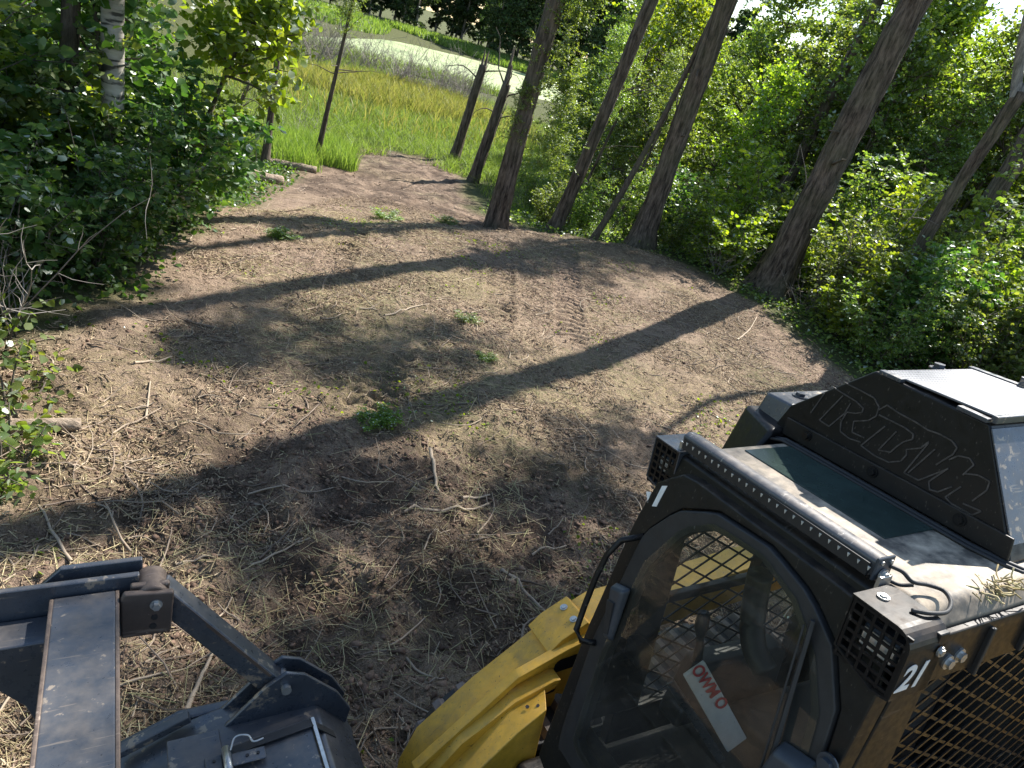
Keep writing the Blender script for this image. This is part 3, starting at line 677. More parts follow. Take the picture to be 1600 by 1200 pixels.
for k, (x, y, H, r, ln) in enumerate([(9.0, 27.5, 15, .28, .05), (10.6, 28.5, 14, .24, .06), (13.2, 26.0, 14, .24, .03), (15.2, 22.5, 14, .30, .02), (6.3, 24.5, 13, .20, .08), (17.5, 21.0, 15, .26, .03)]):
    tall_tree('tall_tree', x, y, H, r, r * 0.6, ['left one of the two dark trunks rising close together deep in the right wood', 'right one of the two dark trunks rising close together deep in the right wood', 'dark trunk rising beside the gap of open sky', 'dark trunk high behind the forked tree on the right', 'slim dark trunk deep in the right wood behind the tall bare trunk', 'dark trunk nearest the top right corner'][k], 40 + k, (ln, 0), [(0.3, 0.2, -1.5, 0.8, k)], sides=24)
# forked tree on the right
ft = tall_tree('forked_tree', 6.35, 13.9, 4.6, 0.125, 0.10, 'dark-barked forked tree leaning through the right thicket', 26, (0.10, -0.03), None, mat='bark', flare=0.3, bend=0.22, sides=24, limbs=0)
_p = trunk_mesh(26, 4.6, 0.15, 0.12, M['bark_grey'], (0.10, -0.03), 0.3, 24, 0.1, 0.22)[1](4.45)
for d, L in (((0.25, -0.05, 1.0), 6.0), ((-0.3, 0.2, 1.0), 5.0)):
    T = Tubes(10); c = curve(_p, d, L, 9, g_, 0.07); T.add(c, np.linspace(0.085, 0.03, 9)); link('limb', T.mesh('limb', M['bark_grey']), ft)
    lf = link('crown', CRB[0][0], ft); lf.location = c[-3]; lf.scale = (0.5,) * 3
tall_tree('tall_tree', 9.0, 11.55, 17.0, 0.30, 0.2, 'dark trunk base at the right edge just above the loader roof guard', 27, (0.04, 0.0), [(0.5, 2.2, -1.0, 0.9, 1)], flare=0.5)
tall_tree('tall_tree', 12.5, 15.5, 14.0, 0.26, 0.18, 'tall trunk hidden behind the leaves at the far right', 28, (0.02, 0.0), [(0.3, 0.2, -2.0, 1.0, 2)])
tall_tree('tall_tree', 9.2, 18.2, 16.5, 0.22, 0.15, 'slim dark trunk behind the thickest trunk, deep in leaves', 29, (0.03, 0.0), [(0.2, 0.0, -1.0, 0.8, 3), (-1.3, -1.6, -1.5, 0.8, 1)])
def low_limb(o, z0, tip, s, k, r=0.06):
    g = np.random.default_rng(900 + k); a = np.array([0.015 * z0, 0, z0]); tip = np.array(tip, float)
    t = np.linspace(0, 1, 8)[:, None]; P = a + (tip - a) * t + np.array([0, 0, 0.5]) * np.sin(math.pi * t) + g.normal(0, 0.05, (8, 3)) * (t * (1 - t) * 4)
    T = Tubes(7); T.add(P, np.linspace(r, r * 0.3, 8)); link('limb', T.mesh('limb', M['bark']), o)
    lf = link('crown', CR[k % 4][0], o); lf.location = tip - np.array([0, 0, 0.8]); lf.scale = (s * 1.25, s * 1.25, s * 0.6); lf.rotation_euler = (0, 0, k * 1.3)
low_limb(tD, 10.6, (0.7, 2.7, 12.2), 0.42, 1)
low_limb(tC, 10.4, (1.5, 0.6, 11.8), 0.42, 2)
low_limb(tC, 11.5, (0.2, 1.3, 13.0), 0.38, 3)
low_limb(tD, 12.5, (1.9, 1.6, 14.2), 0.40, 4)
# --- broken snags by the path -------------------------------------------
def snag(x, y, H, r0, r1, label, seed, lean, jag=0.5):
    z = float(h0(x, y)); o = empty('broken_snag', (x, y, z)); tag(o, label, 'tree stump')
    me, at, top = trunk_mesh(seed, H, r0, r1, M['bark'], lean, 0.35, 24, 0.12, 0.06); link('trunk', me, o)
    T = Tubes(5); g = np.random.default_rng(seed)
    for q in range(5):
        a = g.uniform(0, 6.28); rr = r1 * 0.6
        T.add([(top[0] + math.cos(a) * rr, top[1] + math.sin(a) * rr, H - 0.1), (top[0] + math.cos(a) * rr * 0.9, top[1] + math.sin(a) * rr * 0.9, H + jag * g.uniform(0.3, 1))], [r1 * 0.35, 0.012])
    link('splinter', T.mesh('splinter', M['bark_thin']), o)
    for q in range(3):
        T = Tubes(4); c = curve(at(H * g.uniform(0.8, 1.0)), (g.normal(), g.normal(), 0.9), g.uniform(0.8, 1.9), 7, g, 0.2, -0.12); T.add(c, np.linspace(0.03, 0.006, 7)); link('dead_branch', T.mesh('dead_branch', M['bark_thin']), o)
snag(-4.35, 26.2, 3.3, 0.16, 0.13, 'left of the two broken dead trunks by the path, leaning right', 61, (0.10, 0.0))
snag(-3.0, 22.4, 3.0, 0.16, 0.13, 'right of the two broken dead trunks by the path, topped by a long splinter', 62, (0.11, 0.0), 1.1)
snag(-3.3, 25.4, 2.0, 0.13, 0.10, 'short broken stub between the two dead trunks', 63, (0.14, 0.0), 0.3)
# --- thin saplings on the left -------------------------------------------
def sapling(x, y, H, r, label, seed, lean, crown):
    z = float(h0(x, y)); o = empty('sapling', (x, y, z)); tag(o, label, 'sapling')
    me, at, top = trunk_mesh(seed, H, r, r * 0.45, M['bark'], lean, 0.3, 14, 0.08, 0.08); link('trunk', me, o)
    g = np.random.default_rng(seed)
    for q in range(7):
        T = Tubes(4); c = curve(at(H * g.uniform(0.45, 1.0)), (g.normal(), g.normal(), 0.5), g.uniform(0.5, 1.3), 6, g, 0.15); T.add(c, np.linspace(0.016, 0.004, 6)); link('branch', T.mesh('branch', M['bark_thin']), o)
    for (dz, s, k) in crown:
        lf = link('crown', CRD[k % 2][0] if k < 4 else CR[k % 4][0], o); p = at(dz); lf.location = p; lf.scale = (s, s, s)
    return o
sapling(-7.25, 17.0, 4.2, 0.085, 'left of the two thin dark saplings standing in the bright grass', 71, (0.03, 0.0), [(2.7, 0.26, 0)])
sapling(-6.72, 19.0, 4.4, 0.07, 'right of the two thin dark saplings standing in the bright grass', 72, (0.05, 0.0), [(3.1, 0.22, 4)])
sapling(-9.1, 18.7, 1.6, 0.08, 'short leaning dark stem left of the two saplings', 73, (0.35, 0.0), [])
for k, (x, y, H, ln) in enumerate([(0.15, 18.6, 4.4, .12), (-.15, 17.5, 4.0, .16), (1.4, 19.5, 5, .1)]):
    sapling(x, y, H, 0.045, ['thin dark sapling right of the double trunk, farther from the path', 'thin dark sapling right of the double trunk, nearer the clearing', 'thin dark sapling between the leaning trunk and the tall bare trunk'][k], 74 + k, (ln, 0), [(2.5, 0.3, 5)])
# --- birch and dark trunk in the left thicket ----------------------------
bt = tall_tree('birch_tree', -5.02, 7.75, 9.0, 0.115, 0.08, 'white-barked birch trunk in the left thicket', 81, (0.02, 0.0), [(0.2, 0.1, -2.0, 0.6, 1)], mat='birch', flare=0.15, furrow=0.03, sides=24, limbs=2)
tall_tree('tall_tree', -5.65, 7.75, 9.0, 0.10, 0.07, 'slim dark trunk left of the birch', 82, (0.0, 0.0), [(0.2, 0.1, -2.0, 0.6, 2)], flare=0.2, sides=24, limbs=2)
# --- big-leaved branch hanging in at the top left -------------------------
hb = plant('overhanging_tree', gen_crown(590, 3.3, 0.95, 2.1, 30, 8, 9, 0.12, M['leaf_bright'], M['bark_thin'], L6, 0.05), ('crown', 'trunk'), (-5.35, 9.5), 0.0, 1.0, 'large-leaved sapling whose branches hang in at the top left', 'tree', tilt=(0, 0.24))
plant('overhanging_tree', gen_crown(591, 3.3, 1.0, 1.9, 34, 8, 9, 0.12, M['leaf_dark'], M['bark_thin'], L6, 0.05), ('crown', 'trunk'), (-5.3, 8.2), 0.0, 1.0, 'dark large-leaved sapling above the left thicket', 'tree')

# --- grasses -----------------------------------------------------------------
def grass(name, P, L, W, m, lean=0.35, label='', cat='grass'):
    n = len(P); z = hfull(P[:, 0], P[:, 1]); a = rng.uniform(0, 6.28, n); l = rng.uniform(*L, n); w_ = rng.uniform(*W, n)
    b = rng.normal(0, lean, (n, 2)) * l[:, None]
    B = np.stack([np.cos(a), np.sin(a), 0 * a], -1) * (w_ / 2)[:, None]
    O = np.stack([P[:, 0], P[:, 1], z - 0.02], -1)
    mid = O + np.stack([b[:, 0] * 0.3, b[:, 1] * 0.3, l * 0.55], -1); tip = O + np.stack([b[:, 0], b[:, 1], l * 0.92], -1)
    V = np.stack([O - B, O + B, mid + B * 0.8, mid - B * 0.8, tip], 1).reshape(-1, 3)
    k = np.arange(n)[:, None] * 5
    F = np.concatenate([k + np.array([[0, 1, 2, 3]]), k + np.array([[3, 2, 4, 4]])])
    me = bpy.data.meshes.new(name)
    F3 = np.concatenate([k + np.array([[0, 1, 2]]), k + np.array([[0, 2, 3]]), k + np.array([[3, 2, 4]])])
    return tag(link(name, np_mesh(name, V, F3, m)), label, cat, kind='stuff')
def patch(n, cx, cy, rx, ry, rot=0, clear=True):
    a = rng.uniform(0, 6.28, n); r = np.sqrt(rng.random(n)); x = r * np.cos(a) * rx; y = r * np.sin(a) * ry
    X = cx + x * math.cos(rot) - y * math.sin(rot); Y = cy + x * math.sin(rot) + y * math.cos(rot)
    P = np.stack([X, Y], -1); ok = poly_sd(X, Y, POND) > 0.3
    if clear: ok &= poly_sd(X, Y, CLEAR) > -0.45 + 1.6 * vnoise(X * 1.3, Y * 1.3) + 0.6 * vnoise(X * 5, Y * 5)
    return P[ok]
grass('tall_grass', patch(9000, -7.2, 19.4, 1.5, 2.2), (0.3, 0.75), (0.008, 0.02), M['grass'], 0.25, 'bright green tall grass around the two saplings')
mead = np.concatenate([patch(36000, -6, 31, 6, 9), patch(16000, -13, 26, 6, 9), patch(24000, -10, 42, 9, 12), patch(8000, 0.5, 27, 4, 9), patch(9000, -17, 48, 7, 7)])
grass('meadow_grass', mead, (0.10, 0.45), (0.008, 0.024), M['grass'], 0.7, 'green meadow grass between the path and the pond')
grass('yellow_weeds', np.concatenate([patch(9000, -10.5, 41, 4.6, 7.0, -0.2), patch(3000, -9.5, 38, 7.5, 11.0, -0.2)]), (0.4, 0.95), (0.02, 0.06), M['grass_y'], 0.35, 'yellow flowering weeds in the meadow before the pond', 'weeds')
grass('bank_grass', np.concatenate([patch(9000, -19, 112, 14, 7), patch(5000, -34, 92, 7, 14)]), (0.5, 1.1), (0.08, 0.2), M['grass'], 0.35, 'green grass on the bank beyond the pond')
grass('pond_reeds', np.concatenate([patch(1500, -12, 57.5, 5, 1.2, .3), patch(1500, -20, 54, 5, 1.5)]), (0.6, 1.2), (0.02, 0.05), M['grass'], 0.2, 'green reeds along the near shore of the pond', 'reeds')
def gcover(n, x0, x1, y0, y1, cond, size, name, label, m, hh=0.28):
    x = rng.uniform(x0, x1, n); y = rng.uniform(y0, y1, n); ok = cond(x, y); x, y = x[ok], y[ok]; k = len(x)
    P = np.stack([x, y, hfull(x, y) + rng.uniform(0.0, hh, k) ** 1.5], -1); a = rng.uniform(0, 6.28, k)
    D = np.stack([np.cos(a), np.sin(a), rng.normal(0.15, 0.3, k)], -1)
    return tag(link(name, leaves(name, P, D, size * rng.uniform(0.5, 1.3, k), m, L6)), label, 'ground cover', kind='stuff')
gcover(26000, -9, -3.6, 3, 18, lambda x, y: poly_sd(x, y, CLEAR) > rng.uniform(-0.25, 0.5, len(x)), 0.07, 'left_ground_cover', 'low green weeds under the left thicket', M['leaf_dark'])
gcover(30000, -2, 12, 8.5, 20, lambda x, y: (poly_sd(x, y, CLEAR) > rng.uniform(-0.1, 0.6, len(x))), 0.07, 'right_ground_cover', 'low green weeds under the right thicket', M['leaf_mid'])
gcover(40000, -4.5, 5, 2, 15, lambda x, y: (poly_sd(x, y, CLEAR) < 0) & (fbm(x, y, 0.9, 3) + 0.5 * np.exp(-(((x + 1.0) / 1.2) ** 2 + ((y - 6.3) / 1.6) ** 2)) > 0.34 + rng.uniform(-0.1, 0.25, len(x))), 0.035, 'leaf_litter', 'shredded green leaves scattered over the cleared soil', M['leaf_bright'], 0.06)
# sprout clumps on the soil
for k, (x, y, s, lb) in enumerate([(-1.05, 5.35, .16, 'low green sprout clump left of the long trunk shadow in mid clearing'), (-0.75, 8.3, .12, 'small green sprout between the two track prints'), (-3.6, 9.3, .16, 'green tuft on the soil below the left shrubs'), (-0.35, 7.3, .10, 'tiny green sprout just right of the left track print'), (-3.2, 13.2, .22, 'green weeds lying along the top of the ridge'), (-2.2, 14.0, .2, 'pale green weeds at the middle of the ridge')]):
    wo = plant('weed_sprout', SH_B[k % 3], ('leaves', 'stems'), (x, y), k, s, lb, 'weed'); wo.scale = (s * 1.3, s * 1.3, s * 0.4)
for k, (x, y, s, lb) in enumerate([(-4.0, 4.75, .34, 'small leafy plant in front of the left thicket'), (-3.35, 4.05, .24, 'small leafy plant beside the short brown log'), (-2.95, 3.45, .2, 'small leafy plant at the left edge below the short brown log')]):
    plant('weed_sprout', gen_shrub(640 + k, 0.75, 0.45, 6, 8, 5, 0.085, M['leaf_mid'], M['bark_thin']), ('leaves', 'stems'), (x, y), k, 0.6 + s, lb, 'weed')

# --- dead grey shrubs -----------------------------------------------------
def gen_dead(seed, h, n):
    g = np.random.default_rng(seed); T = Tubes(3)
    for s in range(n):
        a = g.uniform(0, 6.28); c = curve((0, 0, -0.1), (math.cos(a) * .6, math.sin(a) * .6, 1), h * g.uniform(.5, 1.1), 8, g, 0.16, -0.02); T.add(c, np.linspace(0.012, 0.003, 8))
        for q in range(7):
            p = c[g.integers(2, 8)]; T.add(curve(p, g.normal(0, 1, 3) + (0, 0, .4), h * g.uniform(.1, .3), 4, g, 0.25), np.linspace(0.005, 0.002, 4), cap=False)
    return T.mesh('branches', M['dead'])
DD = [gen_dead(700 + i, 1.9, 12) for i in range(3)]
for k in range(44):
    x = g_.uniform(-24, -7); y = 47 + g_.uniform(-5, 6) + max(0, x + 12) * 1.0
    if poly_sd(np.array(x), np.array(y), POND) > 0.4: plant('dead_shrub', [DD[k % 3]], ('branches',), (x, y), k, g_.uniform(1.1, 2.1), 'bare grey dead shrub on the near shore of the pond', 'dead shrub', 'dead shrubs by the pond')
plant('dead_shrub', [DD[0]], ('branches',), (-4.15, 5.1), 1.0, .85, 'bare grey dead branches in front of the left thicket', 'dead shrub')
plant('dead_shrub', [DD[1]], ('branches',), (3.4, 15.0), 2.0, .6, 'tangle of bare vine stems at the foot of the tall bare trunk', 'dead shrub')
plant('dead_shrub', [DD[2]], ('branches',), (5.1, 14.2), 2.0, .75, 'bare vine stems climbing on the thickest trunk', 'dead shrub')
for k, (x, y, s, lb) in enumerate([(5.5, 15.3, 1.9, 'fan of thin bare stems leaning just right of the thickest trunk'), (7.3, 12.9, 1.4, 'thin bare stems poking from the right thicket left of the forked tree'), (8.4, 12.2, 1.4, 'thin bare stems in the lower right corner of the thicket')]):
    plant('bare_stems', [DD[k]], ('branches',), (x, y), k * 2.0, s, lb, 'dead shrub', tilt=(0, 0.3))
plant('dead_shrub', [DD[1]], ('branches',), (-8.2, 21.5), 4.0, .8, 'grey dead brush behind the pale fallen log', 'dead shrub')

# ------------------------------------------------------------------ compact track loader
# machine axes: f forward, r to the machine's right, z up
MF = Vector((-0.83440, -0.54946, -0.04327)); MR = Vector((-0.53881, 0.82971, -0.14586)); MU = Vector((-0.11604, 0.09839, 0.98836))
MO = Vector((1.03197, 1.59955, 0.0))
MMAT = Matrix(((MF[0], -MR[0], MU[0], MO[0]), (MF[1], -MR[1], MU[1], MO[1]), (MF[2], -MR[2], MU[2], MO[2]), (0, 0, 0, 1)))
M['black'] = paint('black_paint', (0.006, 0.0065, 0.0075), (0.10, 0.09, 0.08), 0.38, 0.66, 7, (0.17, 0.13, 0.095), 0.22)
M['blackdusty'] = paint('black_paint_dusty', (0.009, 0.0095, 0.010), (0.10, 0.085, 0.07), 0.42, 0.655, 7, (0.22, 0.16, 0.11), 0.3)
M['roofdust'] = paint('dusty_roof_paint', (0.03, 0.03, 0.03), (0.2, 0.17, 0.14), 0.5, 0.7, 5, (0.56, 0.46, 0.34), 1.0, scratches=False)
M['yellow'] = paint('yellow_paint', (0.68, 0.375, 0.035), (0.14, 0.09, 0.03), 0.42, 0.67, 16, (0.42, 0.30, 0.13), 0.3, specks=0.8)
M['steelgrey'] = paint('scuffed_grey_paint', (0.075, 0.088, 0.108), (0.30, 0.25, 0.20), 0.30, 0.585, 6, (0.30, 0.24, 0.18), 0.32, 0.45)
M['rust'] = paint('rusty_steel', (0.095, 0.07, 0.058), (0.26, 0.21, 0.17), 0.55, 0.60, 14, (0.25, 0.19, 0.14), 0.4, 0.3)
M['alu'] = paint('scratched_aluminium', (0.085, 0.09, 0.10), (0.42, 0.40, 0.37), 0.40, 0.62, 12, (0.34, 0.28, 0.22), 0.4, 0.35)
M['bolt'] = plain('zinc_bolt', (0.50, 0.50, 0.48), 0.35, 0.8, 40, 0.2)
M['rubber'] = plain('black_rubber', (0.018, 0.018, 0.019), 0.6, 0, 20, 0.3)
M['tread'] = plain('muddy_rubber', (0.15, 0.125, 0.11), 0.85, 0, 9, 0.5, 0.6)
M['plastic'] = plain('grey_plastic', (0.035, 0.042, 0.052), 0.45, 0, 18, 0.15, 0.05)
M['seat'] = plain('seat_vinyl', (0.02, 0.021, 0.022), 0.55, 0, 25, 0.2)
M['interior'] = plain('cab_lining', (0.03, 0.03, 0.031), 0.6, 0, 12, 0.25)
M['white'] = plain('white_decal', (0.72, 0.72, 0.70), 0.5, 0, 30, 0.08, 0.02)
M['red'] = plain('red_print', (0.55, 0.04, 0.05), 0.55, 0, 30, 0.2, 0.02)
M['lamp'] = plain('lamp_lens', (0.55, 0.55, 0.5), 0.15, 0.2, 30, 0.1, 0.02)
M['engrave'] = plain('scratched_outline', (0.055, 0.05, 0.048), 0.6, 0.2, 60, 0.6, 0.05)
def glassmat(name, tint, dust, dlo, dhi, rough=0.03):
    m, t, b = nodes(name); t.nodes.remove(b); out = t.nodes['Material Output']
    tr = t.nodes.new('ShaderNodeBsdfTransparent'); tr.inputs[0].default_value = (*tint, 1)
    gl = t.nodes.new('ShaderNodeBsdfGlossy'); gl.inputs['Roughness'].default_value = rough
    fr = t.nodes.new('ShaderNodeFresnel'); fr.inputs[0].default_value = 1.5
    mx = t.nodes.new('ShaderNodeMixShader'); t.links.new(fr.outputs[0], mx.inputs[0]); t.links.new(tr.outputs[0], mx.inputs[1]); t.links.new(gl.outputs[0], mx.inputs[2])
    df = t.nodes.new('ShaderNodeBsdfDiffuse'); df.inputs[0].default_value = (*dust, 1)
    d = ramp(t, noise(t, 3.0, 8, 0.7), [(0.3, (dlo,) * 3), (0.75, (dhi,) * 3)])
    sp = ramp(t, noise(t, 90.0, 2, 0.5), [(0.68, (0, 0, 0)), (0.74, (0.25,) * 3)])
    mx2 = t.nodes.new('ShaderNodeMixShader'); t.links.new(math_(t, 'ADD', d, sp, True), mx2.inputs[0]); t.links.new(mx.outputs[0], mx2.inputs[1]); t.links.new(df.outputs[0], mx2.inputs[2])
    t.links.new(mx2.outputs[0], out.inputs[0]); return m
M['glass'] = glassmat('door_glass', (0.80, 0.84, 0.78), (0.24, 0.22, 0.18), 0.01, 0.15)
M['roofglass'] = glassmat('tinted_roof_glass', (0.05, 0.13, 0.12), (0.10, 0.15, 0.13), 0.15, 0.5, 0.12)
def perfmat():
    m, t, b = nodes('perforated_plate')
    tc = t.nodes.new('ShaderNodeTexCoord'); vo = t.nodes.new('ShaderNodeTexVoronoi'); vo.inputs['Scale'].default_value = 62; vo.inputs['Randomness'].default_value = 0.0
    t.links.new(tc.outputs['Object'], vo.inputs['Vector'])
    h = ramp(t, vo.outputs['Distance'], [(0.30, (0, 0, 0)), (0.38, (1, 1, 1))])
    t.links.new(mixc(t, h, (0.012, 0.012, 0.014), mixc(t, noise(t, 20, 5), (0.10, 0.105, 0.12), (0.19, 0.195, 0.21))), b.inputs['Base Color'])
    b.inputs['Roughness'].default_value = 0.5; b.inputs['Metallic'].default_value = 0.2; bump(t, b, h, 0.4, 0.003); return m
M['perf'] = perfmat()

for q_ in ('black', 'blackdusty'): M[q_].node_tree.nodes['Principled BSDF'].inputs['Specular IOR Level'].default_value = 0.28
LD = empty('track_loader'); LD.matrix_world = MMAT
tag(LD, 'yellow and black compact track loader with caged cab, parked at the lower right', 'loader')
def g(): return G(flip=True)
dpl = lambda z: 0.03 + 0.18 * (1.95 - z)                      # raked door plane
def resample(poly, n=72, c=(-0.03, 1.4)):
    """points where rays from c leave the polygon"""
    out = []
    for k in range(n):
        a = 2 * math.pi * k / n; dx, dz = math.cos(a), math.sin(a); best = None
        for i in range(len(poly)):
            (x1, y1), (x2, y2) = poly[i], poly[(i + 1) % len(poly)]
            ex, ey = x2 - x1, y2 - y1; den = dx * ey - dz * ex
            if abs(den) < 1e-9: continue
            t_ = ((x1 - c[0]) * ey - (y1 - c[1]) * ex) / den; s_ = ((x1 - c[0]) * dz - (y1 - c[1]) * dx) / den
            if t_ > 0 and -1e-6 <= s_ <= 1 + 1e-6: best = t_ if best is None else max(best, t_)
        out.append((c[0] + dx * best, c[1] + dz * best))
    return out
OUT = [(.43,.72),(.445,1.3),(.43,1.75),(.40,1.92),(.30,2.0),(-.32,2.0),(-.44,1.99),(-.495,1.9),(-.50,1.5),(-.50,.72)]
DOOR = [(.36,.86),(.395,1.3),(.365,1.75),(.27,1.89),(.13,1.965),(-.09,1.98),(-.25,1.94),(-.36,1.87),(-.44,1.74),(-.462,1.6),(-.462,.86)]
GLS = [(.27,.95),(.305,1.3),(.285,1.66),(.20,1.84),(.10,1.915),(-.08,1.93),(-.21,1.89),(-.31,1.81),(-.385,1.69),(-.41,1.55),(-.41,.95)]
ro, rd, rg_ = resample(OUT), resample(DOOR), resample(GLS)
g().ring(ro, rd, dpl, 0.07).build('front_frame', M['blackdusty'], LD, 0.006)
# door
rd2 = [(a * 0.992 - 0.0003, 1.4 + (z - 1.4) * 0.992) for a, z in rd]
dr = g().ring(rd2, rg_, lambda z: dpl(z) + 0.012, 0.035).build('door', M['rubber'], LD, 0.005)
rg2 = [(-0.03 + (a + 0.03) * 1.07, 1.4 + (z - 1.4) * 1.04) for a, z in rg_]
b_ = g(); n_ = len(rg2); vs = [b_.v((dpl(z) + 0.016, a, z)) for a, z in rg2]; b_.bm.faces.new(vs); DG = b_.build('door_glass', M['glass'], dr)
if DG.data.polygons[0].normal.x < 0: DG.data.flip_normals()
hp = [(.07,.365,1.73),(.13,.40,1.70),(.155,.425,1.63),(.175,.43,1.54),(.20,.425,1.42),(.215,.42,1.33),(.20,.40,1.295),(.16,.37,1.30)]
g().tube(hp, 0.011, 10).build('grab_handle', M['black'], LD, smooth=True)
lt = g(); lt.loft([(dpl(1.56)+.02,.385,1.545),(dpl(1.56)+.02,.30,1.575),(dpl(1.37)+.02,.285,1.37),(dpl(1.37)+.02,.335,1.345)], [(dpl(1.56)+.06,.37,1.54),(dpl(1.56)+.06,.305,1.565),(dpl(1.38)+.045,.295,1.385),(dpl(1.38)+.045,.325,1.37)])
lt.build('door_latch', M['plastic'], dr, 0.012, seg=3)
g().loft([(dpl(1.5)+.062,.352,1.50),(dpl(1.5)+.062,.318,1.51),(dpl(1.4)+.05,.302,1.395),(dpl(1.4)+.05,.322,1.385)], [(dpl(1.5)+.05,.352,1.50),(dpl(1.5)+.05,.318,1.51),(dpl(1.4)+.03,.302,1.395),(dpl(1.4)+.03,.322,1.385)]).build('latch_grip', M['rubber'], dr)
wp = g(); wp.bar((dpl(1.9)+.03,-.295,1.9),(dpl(1.42)+.04,-.385,1.42),.012,.018); wp.bar((dpl(1.88)+.04,-.285,1.88),(dpl(1.45)+.05,-.365,1.45),.006,.008); wp.build('wiper', M['rubber'], dr, 0.002)
hg = g(); hg.loft([(dpl(1.60)+.02,-.36,1.585),(dpl(1.6)+.02,-.47,1.615),(dpl(1.4)+.02,-.47,1.40),(dpl(1.4)+.02,-.34,1.40)], [(dpl(1.6)+.075,-.375,1.57),(dpl(1.6)+.075,-.46,1.595),(dpl(1.4)+.075,-.46,1.42),(dpl(1.4)+.075,-.36,1.42)])
hg.build('door_hinge', M['plastic'], dr, 0.01)
g().bolts('hinge_bolt', M['plastic'], dr, [((dpl(1.6)+.02,-.485,1.625),(1,0,.1),.02,.02), ((dpl(1.49)+.077,-.385,1.50),(1,0,.1),.016,.006)])
# white reflective tape on the far pillar
tp = g(); tp.loft([(dpl(1.93)+.003,.375,1.915),(dpl(1.93)+.003,.352,1.928),(dpl(1.85)+.003,.362,1.845),(dpl(1.85)+.003,.382,1.835)], [(dpl(1.93)+.001,.375,1.915),(dpl(1.93)+.001,.352,1.928),(dpl(1.85)+.001,.362,1.845),(dpl(1.85)+.001,.382,1.835)]).build('white_tape', M['white'], LD)
tp = g(); tp.loft([(dpl(1.9)+.003,.435,1.86),(dpl(1.9)+.003,.412,1.872),(dpl(1.85)+.003,.405,1.835)], [(dpl(1.9)+.001,.435,1.86),(dpl(1.9)+.001,.412,1.872),(dpl(1.85)+.001,.405,1.835)]).build('white_tape', M['white'], LD)

# side frames with diamond guards ---------------------------------
def frame_side(r0, r1, f0, f1, z0, z1, wf0, wf1, wz0, wz1, name, mat):
    o = g()
    o.hexa([(f0,r0,z0),(f1,r0,z0),(f1,r1,z0),(f0,r1,z0),(f0,r0,wz0),(f1,r0,wz0),(f1,r1,wz0),(f0,r1,wz0)])
    o.hexa([(f0,r0,wz1),(f1,r0,wz1),(f1,r1,wz1),(f0,r1,wz1),(f0,r0,z1),(f1,r0,z1),(f1,r1,z1),(f0,r1,z1)])
    o.hexa([(f0,r0,wz0),(wf0,r0,wz0),(wf0,r1,wz0),(f0,r1,wz0),(f0,r0,wz1),(wf0,r0,wz1),(wf0,r1,wz1),(f0,r1,wz1)])
    fz0, fz1 = dpl(wz0) - .072, dpl(wz1) - .072
    o.hexa([(wf1,r0,wz0),(fz0,r0,wz0),(fz0,r1,wz0),(wf1,r1,wz0),(wf1,r0,wz1),(fz1,r0,wz1),(fz1,r1,wz1),(wf1,r1,wz1)])
    return o.build(name, mat, LD, 0.005)
def diamond(r, f0, f1, z0, z1, pf, pz, wdt, name, parent, th=0.004):
    o = g(); sl = pz / pf
    for sg in (1, -1):
        c = z0 - (f1 - f0) * sl if sg > 0 else z0
        while c < (z1 if sg > 0 else z1 + (f1 - f0) * sl):
            # line z = c + sg*sl*(f-f0)
            ts = []
            for ff in (f0, f1):
                zz = c + sg * sl * (ff - f0)
                if z0 <= zz <= z1: ts.append((ff, zz))
            for zz in (z0, z1):
                ff = f0 + (zz - c) / (sg * sl)
                if f0 < ff < f1: ts.append((ff, zz))
            if len(ts) >= 2:
                ts.sort()
                if ts[-1][0] - ts[0][0] > 0.01:
                    o.bar((ts[0][0], r + sg * 0.001, ts[0][1]), (ts[-1][0], r + sg * 0.001, ts[-1][1]), th, wdt, (0, 0, 1))
            c += pz * 2
    return o.build(name, M['black'], parent)
sd = frame_side(-.50, -.455, -1.25, -.05, .72, 1.97, -1.16, -.15, .95, 1.82, 'left_side_frame', M['blackdusty'])
diamond(-.49, -1.16, -.15, .95, 1.82, .055, .030, .009, 'window_guard', sd)
g().bolts('frame_bolt', M['bolt'], sd, [(p, (0,-1,0), .014, .014) for p in [(-.20,-.501,1.875),(-.245,-.501,1.885),(-.62,-.501,1.93)]])
g().box((-.36,-.512,1.80),(-.345,-.49,1.95)).build('clip', M['rubber'], sd, .003)
g().box((-.56,-.512,1.83),(-.545,-.49,1.96)).build('clip', M['rubber'], sd, .003)
sr = frame_side(.40, .445, -1.25, -.05, .72, 1.97, -1.0, -.17, .88, 1.70, 'right_side_frame', M['black'])
diamond(.43, -1.0, -.17, .88, 1.70, .075, .042, .008, 'window_guard', sr)
g().bar((-1.0,.41,1.43),(-.17,.41,1.40),.03,.035).build('window_bar', M['black'], sr, .004)
g().bar((-.62,.405,1.43),(-.62,.405,1.70),.05,.05,(1,0,0)).build('window_post', M['black'], sr, .004)
g().box((-1.25,-.455,.72),(-1.2,.40,1.97)).build('rear_panel', M['interior'], LD, .005)
